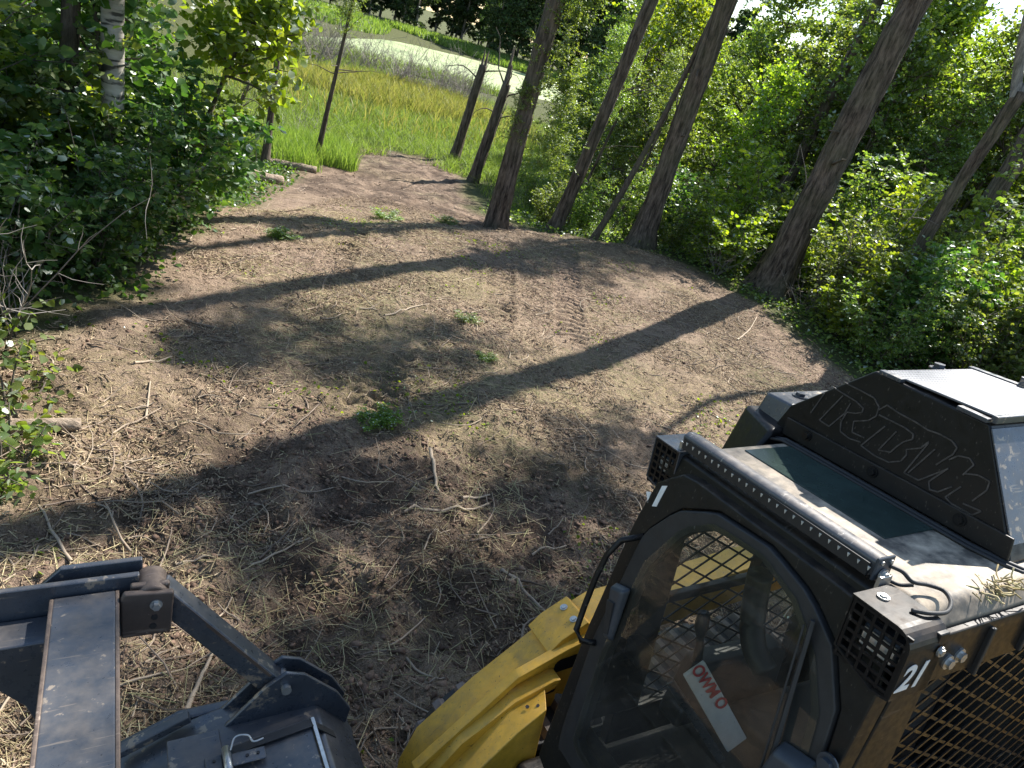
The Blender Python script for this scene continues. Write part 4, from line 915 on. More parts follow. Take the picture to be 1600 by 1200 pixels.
# roof --------------------------------------------------------------
rf = g(); rf.loft([(-1.25,-.49,1.965),(-.065,-.49,1.965),(-.065,.435,1.965),(-1.25,.435,1.965)], [(-1.25,-.45,2.03),(-.085,-.45,2.03),(-.085,.40,2.03),(-1.25,.40,2.03)])
RO = rf.build('roof', M['roofdust'], LD, 0.022, seg=4)
g().loft([(-.064,-.485,1.93),(.0,-.485,1.93),(.0,.43,1.93),(-.064,.43,1.93)], [(-.064,-.44,2.032),(-.02,-.44,2.025),(-.02,.39,2.025),(-.064,.39,2.032)]).build('header_beam', M['black'], RO, .012, seg=3)
g().box((-.53,-.20,2.029),(-.285,.36,2.034)).build('roof_window', M['roofglass'], RO, .002)
g().box((-.50,-.18,2.02),(-.31,.34,2.0295)).build('window_recess', M['interior'], RO)
for off, zz, rr in ((0, 2.036, .009), (.022, 2.036, .006)):
    g().tube([(-.52+off,.46,2.02),(-.535+off,.40,zz),(-.54+off,.30,zz),(-.54+off,0,zz),(-.54+off,-.30,zz),(-.555+off,-.38,zz),(-.59+off,-.43,2.03),(-.68+off,-.455,2.02)], rr, 8).build('roof_seal', M['rubber'], RO, smooth=True)
# debris nest caught by the roof corner
T = Tubes(4)
for q in range(60):
    p = np.array([-.40 + rng.normal(0, .05), .452 + rng.normal(0, .012), 2.015 + abs(rng.normal(0, .012))]); T.add(curve(p, rng.normal(0, 1, 3) * (1, 1, .3), rng.uniform(.02, .07), 4, rng, .3), .0022)
tag(link('twig_debris', T.mesh('twig_debris', M['straw']), LD), kind='stuff')
# rear roof guard with engraved lettering ---------------------------
cpl = lambda z: -0.56 - 0.06 * (z - 2.02)
FACE = [(.50,2.035),(.455,2.15),(.19,2.39),(-.20,2.375),(-.375,2.085),(-.40,2.035)]
cv = g().loft([(cpl(z), a, z) for a, z in FACE], [(-1.15, a, z) for a, z in FACE])
CV = cv.build('roof_guard', M['black'], LD, 0.008)
cf = g().loft([(cpl(z) + .012, a, z) for a, z in [(.44,2.045),(.44,2.11),(-.385,2.11),(-.395,2.045)]], [(cpl(z) + .002, a, z) for a, z in [(.44,2.045),(.44,2.11),(-.385,2.11),(-.395,2.045)]])
cf.build('guard_flange', M['blackdusty'], CV, .003)
g().bolts('guard_bolt', M['black'], CV, [((cpl(z)+.013,a,z),(1,0,0),.013,.012) for a, z in ((.335,2.085),(.06,2.085),(-.24,2.085))])
g().box((-1.1,-.195,2.392),(-.60,.17,2.399)).build('perforated_screen', M['perf'], CV, .002)
sc = g(); sc.box((-1.13,-.21,2.385),(-1.10,.185,2.404)); sc.bar((-.585,.17,2.395),(-.585,.09,2.393),.03,.014); sc.bar((-.585,-.10,2.385),(-.585,-.195,2.382),.03,.014)
sc.box((-1.13,-.215,2.38),(-.58,-.197,2.403)); sc.build('screen_frame', M['steelgrey'], CV, .003)
g().bolts('screen_bolt', M['steelgrey'], CV, [((-.93,.19,2.392),(0,0,1),.02,.02), ((-1.12,-.0,2.40),(0,0,1),.016,.03)])
g().loft([(-.575,-.2125,2.366),(-1.14,-.2125,2.366),(-1.14,-.382,2.085),(-.568,-.382,2.085)], [(-.575,-.2085,2.364),(-1.14,-.2085,2.364),(-1.14,-.374,2.088),(-.568,-.374,2.088)]).build('guard_sky_sheen', M['steelgrey'], CV, .001)  # added plate, its blue-grey colour stands for sky reflected in the guard
LET = [[(0.277,2.312),(0.208,2.31),(0.157,2.306),(0.129,2.285),(0.127,2.254),(0.147,2.229),(0.194,2.205),(0.185,2.168),(0.137,2.17)],[(0.314,2.281),(0.263,2.275),(0.213,2.27),(0.179,2.259),(0.178,2.245),(0.199,2.232),(0.231,2.222),(0.237,2.18),(0.226,2.151),(0.186,2.144),(0.142,2.151)],[(0.266,2.269),(0.318,2.153),(0.274,2.149),(0.237,2.214),(0.229,2.256)],[(0.337,2.247),(0.361,2.161)],[(0.126,2.277),(0.107,2.302),(0.057,2.294),(0.001,2.291),(-0.045,2.284)],[(0.12,2.262),(0.072,2.261),(0.025,2.26),(-0.009,2.253),(-0.013,2.237),(0.009,2.218),(0.026,2.191),(0.036,2.167),(0.076,2.155),(0.044,2.237)],[(0.086,2.236),(0.138,2.141),(0.08,2.132),(0.028,2.135),(-0.006,2.157),(-0.015,2.184),(-0.008,2.199),(-0.047,2.223),(-0.062,2.252)],[(-0.045,2.284),(-0.082,2.288),(-0.124,2.285),(-0.145,2.272),(-0.142,2.249),(-0.109,2.197)],[(-0.063,2.248),(-0.03,2.128),(-0.08,2.128),(-0.147,2.204)],[(-0.088,2.239),(-0.042,2.134)],[(-0.138,2.229),(-0.157,2.252),(-0.189,2.26),(-0.207,2.248),(-0.191,2.206)],[(-0.142,2.197),(-0.11,2.14),(-0.122,2.119),(-0.146,2.124),(-0.177,2.159)],[(-0.196,2.213),(-0.229,2.226),(-0.264,2.224),(-0.267,2.197),(-0.244,2.149)],[(-0.2,2.172),(-0.172,2.121),(-0.195,2.112),(-0.259,2.111),(-0.277,2.134),(-0.224,2.129)]]
le = g()
for s in LET:
    for p, q in zip(s[:-1], s[1:]): le.bar((cpl(p[1]) + .0015, *p), (cpl(q[1]) + .0015, *q), .0045, .003, (1, 0, 0))
le.build('lettering', M['engrave'], CV)
# far-side bracket of the guard
bk = g(); bk.loft([(-.56,.50,1.98),(-.98,.50,1.98),(-.98,.62,1.98),(-.56,.62,1.98)], [(-.60,.47,2.145),(-.96,.47,2.145),(-.96,.60,2.145),(-.60,.60,2.145)]); bk.build('guard_bracket', M['steelgrey'], CV, .01)
b_ = g(); b_.bolt((-.72,.54,2.146),(0,0,1),.02,.016); b_.build('bracket_bolt', M['steelgrey'], CV)
bk = g(); bk.loft([(-.30,.44,1.80),(-.98,.44,1.80),(-.98,.66,1.80),(-.48,.66,1.80)], [(-.50,.44,2.06),(-.96,.44,2.06),(-.96,.64,2.06),(-.55,.64,2.08)]); bk.build('side_shroud', M['black'], CV, .02)
# lamp cages ---------------------------------------------------------
def cage(f0, f1, r0, r1, z0, z1, cols, rows, round_near, name):
    t_ = .006; rr = .045
    def prof(ff):
        if round_near:   # upper near corner rounded, lower chamfered
            P = [(r1, z0 + .03), (r1, z1)]
            for k in range(7):
                a = math.pi / 2 * k / 6; P.append((r0 + rr - rr * math.sin(a), z1 - rr + rr * math.cos(a)))
            P += [(r0, z0), (r0 + .05, z0 - .012)]
        else:
            P = [(r1, z0 + .02), (r1, z1), (r0, z1), (r0, z0 + .012), (r0 + .03, z0)]
        return [(ff, a, z) for a, z in P]
    o = g(); A, B = prof(f0), prof(f1)
    n = len(A); va = [o.v(p) for p in A]; vb = [o.v(p) for p in B]
    for i in range(n): o.bm.faces.new([va[i], va[(i+1) % n], vb[(i+1) % n], vb[i]])
    o.bm.faces.new(va)
    ob = o.build(name, M['steelgrey'] if not round_near else M['blackdusty'], LD)
    md = ob.modifiers.new('thick', 'SOLIDIFY'); md.thickness = t_; md.offset = -1
    gr = g()
    rm0, rm1, zm0, zm1 = r0 + .012, r1 - .01, z0 + .012, z1 - .012
    bw = .0075
    for k in range(cols + 1):
        a = rm0 + (rm1 - rm0) * k / cols; gr.box((f1 - .008, a - bw / 2, z0 + .006), (f1 - .002, a + bw / 2, z1 - (.012 if (round_near and k == 0) else .004)))
    for k in range(rows + 1):
        z = zm0 + (zm1 - zm0) * k / rows; gr.box((f1 - .0075, r0 + .004, z - bw / 2), (f1 - .0025, r1 - .004, z + bw / 2))
    gr.box((f1 - .009, r0 + .003, z0 - .0), (f1 - .001, r0 + .014, z1 - (.03 if round_near else .004)))
    gr.build('grille', M['black'], ob)
    lm = g(); cz = (z0 + z1) / 2; cr = (r0 + r1) / 2
    lm.box((f0 + .03, cr - .05, cz - .035), (f1 - .03, cr + .05, cz + .03)); lm.build('work_lamp', M['plastic'], ob, .01)
    g().box((f1 - .031, cr - .042, cz - .026), (f1 - .027, cr + .042, cz + .020)).build('lamp_lens', M['lamp'], ob)
    return ob
c1 = cage(-.06, .085, -.54, -.375, 1.865, 2.045, 5, 6, True, 'near_lamp_cage')
g().bolts('cage_bolt', M['bolt'], c1, [((.02,-.41,2.046),(0,0,1),.010,.008), ((-.035,-.545,1.985),(0,-1,0),.009,.008)])
g().hexa([(-.06,-.54,1.86),(-.06,-.36,1.86),(-.02,-.36,1.86),(-.02,-.54,1.86),(-.06,-.54,2.03),(-.06,-.36,2.03),(-.02,-.36,2.03),(-.02,-.54,2.03)]).build('cage_bracket', M['black'], c1, .004)
c2 = cage(-.19, -.005, .375, .505, 1.86, 2.036, 4, 6, False, 'far_lamp_cage')
g().bolts('cage_bolt', M['rubber'], c2, [((-.09,.42,2.037),(0,0,1),.009,.012,False), ((-.12,.455,2.037),(0,0,1),.009,.02,False)])
# number 21 on the near cage
def text(txt, size, mat, parent, mtx, name, shear=0.0, ext=0.0006, bold=0.0):
    cu = bpy.data.curves.new(name, 'FONT'); cu.body = txt; cu.size = size; cu.shear = shear; cu.extrude = ext; cu.offset = bold; cu.align_x = 'LEFT'
    to = bpy.data.objects.new(name + '_tmp', cu); COL.objects.link(to)
    dg = bpy.context.evaluated_depsgraph_get(); me = bpy.data.meshes.new_from_object(to.evaluated_get(dg)); bpy.data.objects.remove(to)
    me.transform(mtx); me.materials.clear(); me.materials.append(mat)
    return link(name, me, parent)
# local axes: text x -> backwards (-f), text y -> up, normal -> -r (local +y)
mx = Matrix(((-1, 0, 0, .085), (0, 0, 1, .5425), (0, 1, 0, 1.895), (0, 0, 0, 1)))
text('21', 0.098, M['white'], c1, mx, 'number', 0.25, 0.0006, 0.0022)
# light bar ------------------------------------------------------------
prof = [(-.03,-.008),(-.035,.01),(-.03,.035),(-.012,.05),(.015,.052),(.03,.042),(.032,.034),(.026,-.008)]
LBF = lambda r: -.045 + .01 * r
lb = g(); lb.loft([(LBF(.385) + a, .385, 2.055 + z) for a, z in prof], [(LBF(-.345) + a, -.345, 2.055 + z) for a, z in prof])
LB = lb.build('light_bar', M['alu'], LD, .004, seg=3)
g().box((-.018,-.335,2.052),(-.0075,.375,2.088)).build('lens_strip', M['rubber'], LB)
fn = g()
for k in range(24):
    a = .36 - k * .695 / 23; fn.loft([(-.008,a,2.080),(-.008,a-.007,2.080),(-.008,a-.0035,2.069)], [(-.004,a,2.080),(-.004,a-.007,2.080),(-.004,a-.0035,2.069)])
fn.build('led_reflector', M['lamp'], LB)
fn = g()
for k in range(30):
    a = .37 - k * .71 / 29; fn.box((-.070,a-.003,2.048),(-.012,a+.003,2.053))
fn.build('cooling_fin', M['black'], LB)
g().box((-.082,-.352,2.045),(-.012,-.344,2.109)).build('end_cap', M['plastic'], LB, .004)
g().bolts('cap_bolt', M['bolt'], LB, [((-.03,-.352,2.095),(0,-1,0),.006,.004,False), ((-.065,-.352,2.095),(0,-1,0),.006,.004,False), ((-.045,-.356,2.06),(0,-1,0),.012,.012)])
g().box((-.065,-.37,2.0),(-.02,-.358,2.065)).build('bar_bracket', M['bolt'], LB, .002)
g().box((-.065,.392,2.0),(-.02,.404,2.065)).build('bar_bracket', M['bolt'], LB, .002)
def smoothpath(P, n=8):
    P = np.array(P, float); Q = np.vstack([2 * P[0] - P[1], P, 2 * P[-1] - P[-2]]); out = []
    for i in range(1, len(Q) - 2):
        for t_ in np.linspace(0, 1, n, endpoint=False):
            a, b, c, d = Q[i-1:i+3]; out.append(0.5 * ((2*b) + (-a + c) * t_ + (2*a - 5*b + 4*c - d) * t_**2 + (-a + 3*b - 3*c + d) * t_**3))
    out.append(P[-1]); return [tuple(p) for p in out]
cab = smoothpath([(-.07,-.35,2.08),(-.09,-.375,2.075),(-.10,-.40,2.062),(-.145,-.415,2.055),(-.175,-.44,2.05),(-.15,-.475,2.048),(-.09,-.50,2.05),(-.03,-.495,2.055),(.0,-.47,2.05)])
g().tube(cab, .0055, 8).build('cable', M['rubber'], LB, smooth=True)
cab = smoothpath([(-.055,-.35,2.05),(-.085,-.38,2.042),(-.11,-.40,2.05)])
g().tube(cab, .005, 8).build('cable', M['rubber'], LB, smooth=True)
# cab interior ------------------------------------------------------------
g().box((-1.2,-.45,.62),(.16,.40,.66)).build('cab_floor', M['interior'], LD)
g().box((.12,-.46,.62),(.19,.40,.95)).build('front_sill', M['blackdusty'], LD, .01)
st = g(); st.loft([(-.95,-.27,.85),(-.40,-.27,.85),(-.40,.22,.85),(-.95,.22,.85)], [(-.95,-.25,1.02),(-.42,-.25,1.04),(-.42,.20,1.04),(-.95,.20,1.02)])
SE = st.build('operator_seat', M['seat'], LD, .04, seg=4)
bk = g(); bk.loft([(-.95,-.24,1.0),(-.83,-.24,1.0),(-.83,.19,1.0),(-.95,.19,1.0)], [(-1.10,-.20,1.68),(-.99,-.20,1.68),(-.99,.15,1.68),(-1.10,.15,1.68)]); bk.build('backrest', M['seat'], SE, .05, seg=4)
for s, nm in ((-.36, 'left_console'), (.30, 'right_console')):
    co = g(); co.loft([(-.75,s-.06,.9),(-.22,s-.06,.9),(-.22,s+.06,.9),(-.75,s+.06,.9)], [(-.75,s-.055,1.16),(-.28,s-.05,1.18),(-.28,s+.05,1.18),(-.75,s+.055,1.16)]); CO = co.build('armrest_console', M['interior'], LD, .02)
    g().tube([(-.30,s,1.16),(-.29,s,1.24),(-.27,s,1.30)], [.02,.016,.014], 10).build('joystick', M['rubber'], CO, smooth=True)
    g().tube([(-.275,s,1.29),(-.268,s,1.33),(-.26,s,1.39),(-.255,s,1.40)], [.018,.027,.024,.01], 12).build('joystick_grip', M['plastic'], CO, smooth=True)
ho = smoothpath([(-.36,.20,1.62),(-.37,.20,1.55),(-.36,.17,1.44),(-.35,.12,1.36),(-.36,.06,1.31)])
g().tube(ho, .045, 14).build('padded_bar', M['seat'], LD, smooth=True)
# warning plate on the lap bar
lp = g(); lp.loft([(-.02,.12,1.335),(-.10,.12,1.375),(-.33,.03,1.05),(-.25,.03,1.01)], [(-.025,.11,1.33),(-.105,.11,1.37),(-.335,.02,1.045),(-.255,.02,1.005)])
PL = lp.build('warning_plate', M['white'], LD, .004)
_a = Vector((-.045, -.1225, 1.352)); _x = (Vector((-.275, -.032, 1.03)) - Vector((-.02, -.12, 1.335))).normalized(); _yv = (Vector((-.10, -.12, 1.375)) - Vector((-.02, -.12, 1.335))).normalized()
_nv = _x.cross(_yv).normalized(); 
_sg = 1.0 if _nv.y > 0 else -1.0
mx = Matrix(((_x[0], _yv[0], _nv[0], 0), (_x[1], _yv[1], _nv[1], 0), (_x[2], _yv[2], _nv[2], 0), (0, 0, 0, 1)))
mx = Matrix.Translation(_a + _nv * _sg * .0135 + _yv * .0) @ mx
text('OWM O', 0.062, M['red'], PL, mx, 'print', 0, 0.0006, 0.0015)
g().bar((.025,.125,1.315),(-.235,.02,.975),.02,.03).build('lap_bar', M['steelgrey'], LD, .005)
g().box((-.06,.30,1.20),(.0,.39,1.28)).build('switch_box', M['rubber'], LD, .01)
# lift arms -----------------------------------------------------------------
def arm(s, name):
    def R_(r): return s * r
    A = g(); prof = [(-1.7,1.28),(-.16,1.10),(-.05,1.045),(.05,.975),(.33,.765),(.56,.555),(.62,.40),(.64,.12),(.50,.12),(.47,.38),(.40,.50),(.2,.68),(-.05,.86),(-.2,.94),(-1.7,1.06)]
    A.side_prism(prof, R_(.70), R_(.86)); AO = A.build(name, M['yellow'], LD, .005, seg=2)
    # inner flange, a plate with rounded step
    I = g(); I.side_prism([(-.45,1.07),(-.10,1.04),(.03,1.0),(.215,.925),(.25,.912),(.64,.56),(.66,.3),(.635,.3),(.615,.545),(.235,.888),(.20,.90),(.02,.975),(-.10,1.015),(-.45,1.045)], R_(.655), R_(.70)); I.build('upper_flange', M['yellow'], AO, .003)
    W = g(); W.side_prism([(-.45,1.04),(-.10,1.01),(.02,.97),(.20,.895),(.60,.54),(.55,.2),(.3,.2),(.12,.50),(.02,.66),(.02,.74),(-.10,.70),(-.30,.80),(-.45,.9)], R_(.68), R_(.70)); W.build('web_plate', M['yellow'], AO, .006)
    Lg = g(); Lg.side_prism([(.07,.895),(.10,.895),(.27,.835),(.48,.69),(.60,.55),(.60,.48),(.47,.63),(.27,.79),(.09,.855)], R_(.61), R_(.68)); Lg.build('ledge', M['yellow'], AO, .003)
    Bk = g(); Bk.loft([(.115,R_(.655),.865),(.29,R_(.655),.80),(.60,R_(.655),.50),(.52,R_(.655),.30),(.20,R_(.655),.55)], [(.19,R_(.51),.87),(.31,R_(.50),.80),(.60,R_(.50),.52),(.52,R_(.50),.32),(.20,R_(.50),.60)]); Bk.build('front_block', M['yellow'], AO, .006, seg=2)
    Jc = g(); Jc.side_prism([(-.10,1.06),(-.07,1.085),(.045,1.02),(.10,.965),(.06,.95),(-.02,.96)], R_(.69), R_(.87)); Jc.build('joint_cover', M['yellow'], AO, .004)
    n_ = (.4, 0, .9); g().bolts('cover_bolt', M['bolt'], AO, [((-.035,R_(.825),1.065), n_, .011, .010), ((-.035,R_(.745),1.065), n_, .011, .010)])
    g().bolts('plug', M['rubber'], AO, [((f_,R_(r_),z_),(.35,0,.93),.008,.003,False) for f_, r_, z_ in ((.235,.575,.835),(.20,.555,.848),(.34,.62,.76),(.47,.63,.64))])
    p = g(); p.tube([(.22,R_(.46),.42),(.22,R_(.66),.42)], .085, 22); p.tube([(.22,R_(.44),.42),(.22,R_(.47),.42)], .05, 18); p.build('pivot_boss', M['yellow'], AO, .006)
    for f_, z_, w_ in ((-.02,.905,.14),(.06,.79,.05)):
        sl_ = g(); n = 16; P = [(f_ + w_ * math.copysign(1, math.cos(2*math.pi*k/n)) * .6 * abs(math.cos(2*math.pi*k/n)) ** .4, z_ + .032 * math.copysign(1, math.sin(2*math.pi*k/n)) * abs(math.sin(2*math.pi*k/n)) ** .5 - .12 * (w_ * math.cos(2*math.pi*k/n))) for k in range(n)]
        sl_.side_prism(P, R_(.6770), R_(.6790)); sl_.build('slot', M['blackdusty'], AO)
    cyl = g(); cyl.tube([(-.75,R_(.62),.55),(.05,R_(.60),.52)], .035, 14); cyl.tube([(.05,R_(.60),.52),(.22,R_(.58),.44)], .02, 12); cyl.build('hydraulic_cylinder', M['black'], AO, smooth=True)
arm(1, 'lift_arm'); arm(-1, 'lift_arm')
# undercarriage -----------------------------------------------------------------
def track(s):
    r0, r1 = (.52, .94); cz = .34; Rr = .34; f0, f1 = -1.25, .20
    path = []
    for k in range(13): a = -math.pi / 2 + math.pi * k / 12; path.append((f1 + Rr * math.cos(a), cz + Rr * math.sin(a)))
    for k in range(13): a = math.pi / 2 + math.pi * k / 12; path.append((f0 + Rr * math.cos(a), cz + Rr * math.sin(a)))
    P = np.array(path + [path[0]]); c = np.array([(f0 + f1) / 2, cz])
    inner = [(f0 + (f1 - f0) * (1 if i < 13 else 0) + (p[0] - (f1 if i < 13 else f0)) * .9, cz + (p[1] - cz) * .9) for i, p in enumerate(path)]
    o = g(); n = len(path)
    L_ = [[o.v((p[0], s * r, p[1])) for p in q] for q, r in ((path, r0), (path, r1), (inner, r1), (inner, r0))]
    for a_, b_ in ((0, 1), (1, 2), (2, 3), (3, 0)):
        for i in range(n): o.bm.faces.new([L_[a_][i], L_[a_][(i+1) % n], L_[b_][(i+1) % n], L_[b_][i]])
    TR = o.build('rubber_track', M['rubber'], LD, .004)
    seg = np.linalg.norm(np.diff(P, axis=0), axis=1); cum = np.concatenate([[0], np.cumsum(seg)]); tot = cum[-1]; nl = 44
    lug = g(); lug.loft([(-.028,r0+.01,0),(.028,r0+.01,0),(.028,r1-.01,0),(-.028,r1-.01,0)], [(-.016,r0+.02,.035),(.016,r0+.02,.035),(.016,r1-.02,.035),(-.016,r1-.02,.035)])
    bmesh.ops.recalc_face_normals(lug.bm, faces=lug.bm.faces); me = bpy.data.meshes.new('lug'); lug.bm.to_mesh(me); lug.bm.free(); me.materials.append(M['tread'])
    if s < 0: me.transform(Matrix.Scale(-1, 4, (0, 1, 0))); me.flip_normals()
    for k in range(nl):
        d = tot * k / nl; i = min(np.searchsorted(cum, d, side='right') - 1, n - 1); t_ = (d - cum[i]) / seg[i]; p = P[i] + (P[i+1] - P[i]) * t_; tg = (P[i+1] - P[i]) / seg[i]
        nr = (tg[1], -tg[0]); lo = link('lug', me, TR)
        lo.matrix_local = Matrix(((-tg[0], 0, nr[0], p[0]), (0, 1, 0, 0), (-tg[1], 0, nr[1], p[1]), (0, 0, 0, 1)))
    for f_, rad in ((f0, .28), (-.9, .15), (-.6, .15), (-.3, .15), (f1, .27)):
        w2 = g(); zc = cz if rad > .2 else .21; w2.tube([(f_, s * .55, zc), (f_, s * .90, zc)], rad, 24); w2.build('track_wheel', M['black'], TR, .01)
track(1); track(-1)
g().box((-1.5,-.5,.22),(.30,.5,.66)).build('chassis', M['black'], LD, .03)
rb = g(); rb.loft([(-2.05,-.55,.5),(-1.25,-.55,.5),(-1.25,.55,.5),(-2.05,.55,.5)], [(-1.95,-.52,1.75),(-1.27,-.52,1.80),(-1.27,.52,1.80),(-1.95,.52,1.75)]); rb.build('engine_hood', M['yellow'], LD, .04)
g().box((.30,-.50,.18),(.66,.50,.50)).build('attachment_plate', M['black'], LD, .02)

# ------------------------------------------------------------------ mulcher head with push bar
MU_ = empty('mulcher_head'); MU_.matrix_world = MMAT
tag(MU_, 'scuffed grey-black forestry mulcher head with push bar, at the bottom left', 'mulcher')
pb = g(); pb.loft([(1.635,1.06,1.13),(1.825,1.06,1.13),(1.825,1.06,1.305),(1.635,1.06,1.305)], [(1.635,-1.06,1.13),(1.825,-1.06,1.13),(1.825,-1.06,1.305),(1.635,-1.06,1.305)])
PB = pb.build('push_bar', M['steelgrey'], MU_, .014, seg=3)
def wear(f, a, b):   # rusty worn edges
    w_ = g(); w_.bar((f, a, 1.2985), (f, b, 1.2985), .012, .0165); return w_.build('worn_edge', M['rust'], PB, .003)
wear(1.638, 1.05, -1.05); wear(1.822, 1.05, -1.05)
for s in (1, -1):
    e = g(); e.loft([(1.57,s*1.065,1.345),(1.95,s*1.065,1.345),(2.35,s*1.065,1.28),(2.35,s*1.065,1.20),(1.95,s*1.065,1.10),(1.60,s*1.065,1.10)], [(1.57,s*1.09,1.345),(1.95,s*1.09,1.345),(2.35,s*1.09,1.28),(2.35,s*1.09,1.20),(1.95,s*1.09,1.10),(1.60,s*1.09,1.10)])
    E1 = e.build('end_plate', M['steelgrey'], MU_, .006)
    e = g(); e.loft([(1.56,s*1.13,1.36),(1.80,s*1.13,1.36),(1.86,s*1.13,1.30),(1.86,s*1.13,1.20),(1.56,s*1.13,1.20)], [(1.56,s*1.155,1.36),(1.80,s*1.155,1.36),(1.86,s*1.155,1.30),(1.86,s*1.155,1.20),(1.56,s*1.155,1.20)]); e.build('outer_plate', M['steelgrey'], E1, .005)
    # arched gusset in front of the bar
    n = 14; arc = [(1.84 + .34 * (1 - math.cos(math.pi / 2 * k / n)), 1.22 - .30 * (1 - math.sin(math.pi / 2 * k / n))) for k in range(n + 1)]
    P = [(1.826, .80)] + [(1.826, 1.24)] + [(2.30, 1.24)] + [(2.30, 1.19)] + arc[::-1][1:] 
    ge_ = g(); ge_.side_prism([(1.827,1.24),(2.35,1.24),(2.35,1.19),(2.12,1.17),(1.98,1.10),(1.90,1.0),(1.86,.88),(1.827,.75)], s * .93, s * 1.06); ge_.build('gusset', M['steelgrey'], MU_, .008)
    br = g(); br.side_prism([(1.48,1.33),(1.60,1.335),(1.60,1.15),(1.50,1.13)], s * 1.02, s * 1.045); br.side_prism([(1.47,1.315),(1.62,1.33),(1.63,1.30),(1.63,1.155),(1.48,1.15)], s * .985, s * 1.012); BR = br.build('pin_bracket', M['rust'], MU_, .008)
    g().bolts('pin', M['bolt'], BR, [((1.525,s*.985,1.275),(0,-s,0),.013,.02)]); g().bolts('pin_hole', M['rubber'], BR, [((1.53,s*.985,1.225),(0,-s,0),.011,.003,False), ((1.535,s*.985,1.19),(0,-s,0),.012,.003,False)])
    kn = g(); kn.tube([(1.535,s*1.0,1.285),(1.535,s*1.13,1.285)], .052, 18); kn.build('knuckle', M['rust'], MU_, .01)
    bc = g(); bc.bar((1.52,s*1.07,1.285),(1.13,s*.965,.86),.075,.085); BC = bc.build('brace', M['steelgrey'], MU_, .008)
    bw = g(); bw.bar((1.50,s*1.032,1.30),(1.15,s*.935,.92),.01,.012); bw.build('worn_edge', M['rust'], BC)
    # ear plates on the deck
    for dr_ in (0, .085):
        er = g(); er.side_prism([(1.36,.70),(1.17,.90),(1.10,.945),(1.03,.92),(.90,.80),(.84,.70),(.86,.60),(1.30,.60)], s * (.90 + dr_), s * (.918 + dr_)); er.build('ear_plate', M['steelgrey'], MU_, .005)
    pn = g(); pn.tube([(1.10,s*.88,.88),(1.10,s*1.03,.88)], .018, 14); pn.build('pin', M['bolt'], MU_)
    sp = g(); sp.side_prism([(1.75,.25),(1.72,.62),(1.45,.74),(.95,.74),(.78,.45),(.80,.12),(1.5,.06)], s * 1.0, s * 1.05); sp.build('side_plate', M['steelgrey'], MU_, .01)
# deck: sloped skin with hinged covers
dk = g(); dk.side_prism([(1.72,.60),(1.46,.72),(1.32,.755),(.98,.76),(.84,.62),(.78,.40),(.80,.25),(1.55,.25)], -1.0, 1.0); DK = dk.build('deck', M['steelgrey'], MU_, .01)
cvv = g(); cvv.loft([(1.30,.80,.775),(1.03,.81,.80),(.94,.82,.70),(.92,.82,.64),(1.30,.80,.70)], [(1.30,-.80,.775),(1.03,-.80,.80),(.94,-.80,.70),(.92,-.80,.64),(1.30,-.80,.70)])
CV2 = cvv.build('hinged_cover', M['steelgrey'], MU_, .006)
g().box((1.33,-.95,.755),(1.50,.88,.775)).build('deck_strip', M['steelgrey'], MU_, .004)
g().bar((1.66,.97,.675),(1.42,.97,.775),.04,.03).build('deck_lip', M['steelgrey'], MU_, .004)
g().bar((1.02,.80,.806),(1.02,-.80,.806),.012,.008).build('worn_edge', M['bolt'], CV2)
HB = g().box((1.335,.66,.776),(1.39,.76,.784)).build('hinge', M['steelgrey'], CV2, .004); g().box((1.20,.68,.80),(1.31,.73,.808)).build('hinge_leaf', M['steelgrey'], HB, .004)
g().tube([(1.322,.65,.80),(1.322,.765,.80)], .014, 12).build('hinge_barrel', M['bolt'], HB, smooth=True)
g().bolts('rivet', M['rubber'], HB, [(p,(0,0,1),.006,.003,False) for p in ((1.362,.69,.785),(1.362,.735,.785),(1.26,.705,.809),(1.225,.705,.809))])
g().tube(smoothpath([(1.31,.74,.812),(1.29,.775,.83),(1.25,.77,.83),(1.235,.745,.822),(1.20,.75,.82)]), .0035, 6).build('wire_pin', M['bolt'], HB, smooth=True)
st_ = g(); st_.bar((1.30,.755,.79),(1.03,.775,.81),.035,.004); st_.bar((1.03,.775,.812),(.935,.785,.715),.035,.004); st_.build('rubber_strap', M['rubber'], CV2)
dr_ = g(); dr_.tube([(1.35,-.95,.30),(1.35,.95,.30)], .24, 28); dr_.build('rotor_drum', M['rust'], MU_, .01)

# ------------------------------------------------------------------ individual logs and sticks
def log(name, a, b, r0, r1, m, label, cat, seed, knots=0):
    gg = np.random.default_rng(seed); a = np.array(a, float); b = np.array(b, float); k = 14; n = 14
    t = np.linspace(0, 1, k); P = a + (b - a) * t[:, None] + np.stack([0.02 * np.sin(t * 5 + seed), 0.02 * np.cos(t * 4), 0 * t], -1)
    P[:, 2] = hfull(P[:, 0], P[:, 1]); P[:, 2] = np.linspace(max(P[0, 2], P[:3, 2].mean()), max(P[-1, 2], P[-3:, 2].mean()), k) + np.linspace(r0, r1, k) * 0.75 + np.linspace(a[2], b[2], k)
    T = Tubes(n); T.add(P, np.linspace(r0, r1, k) * (1 + gg.normal(0, 0.06, k)))
    o = link(name, T.mesh(name, m)); return tag(o, label, cat)
M['log'] = barkmat('weathered_wood', (0.16, 0.12, 0.085), (0.42, 0.33, 0.25), (6, 22, 22), 0.6)
M['paleWood'] = barkmat('pale_dead_wood', (0.30, 0.27, 0.22), (0.62, 0.58, 0.50), (8, 8, 8), 0.4)
log('fallen_log', (-3.25, 3.88, 0), (-2.85, 4.12, 0), 0.055, 0.05, M['log'], 'short brown log lying at the left edge of the clearing', 'log', 1)
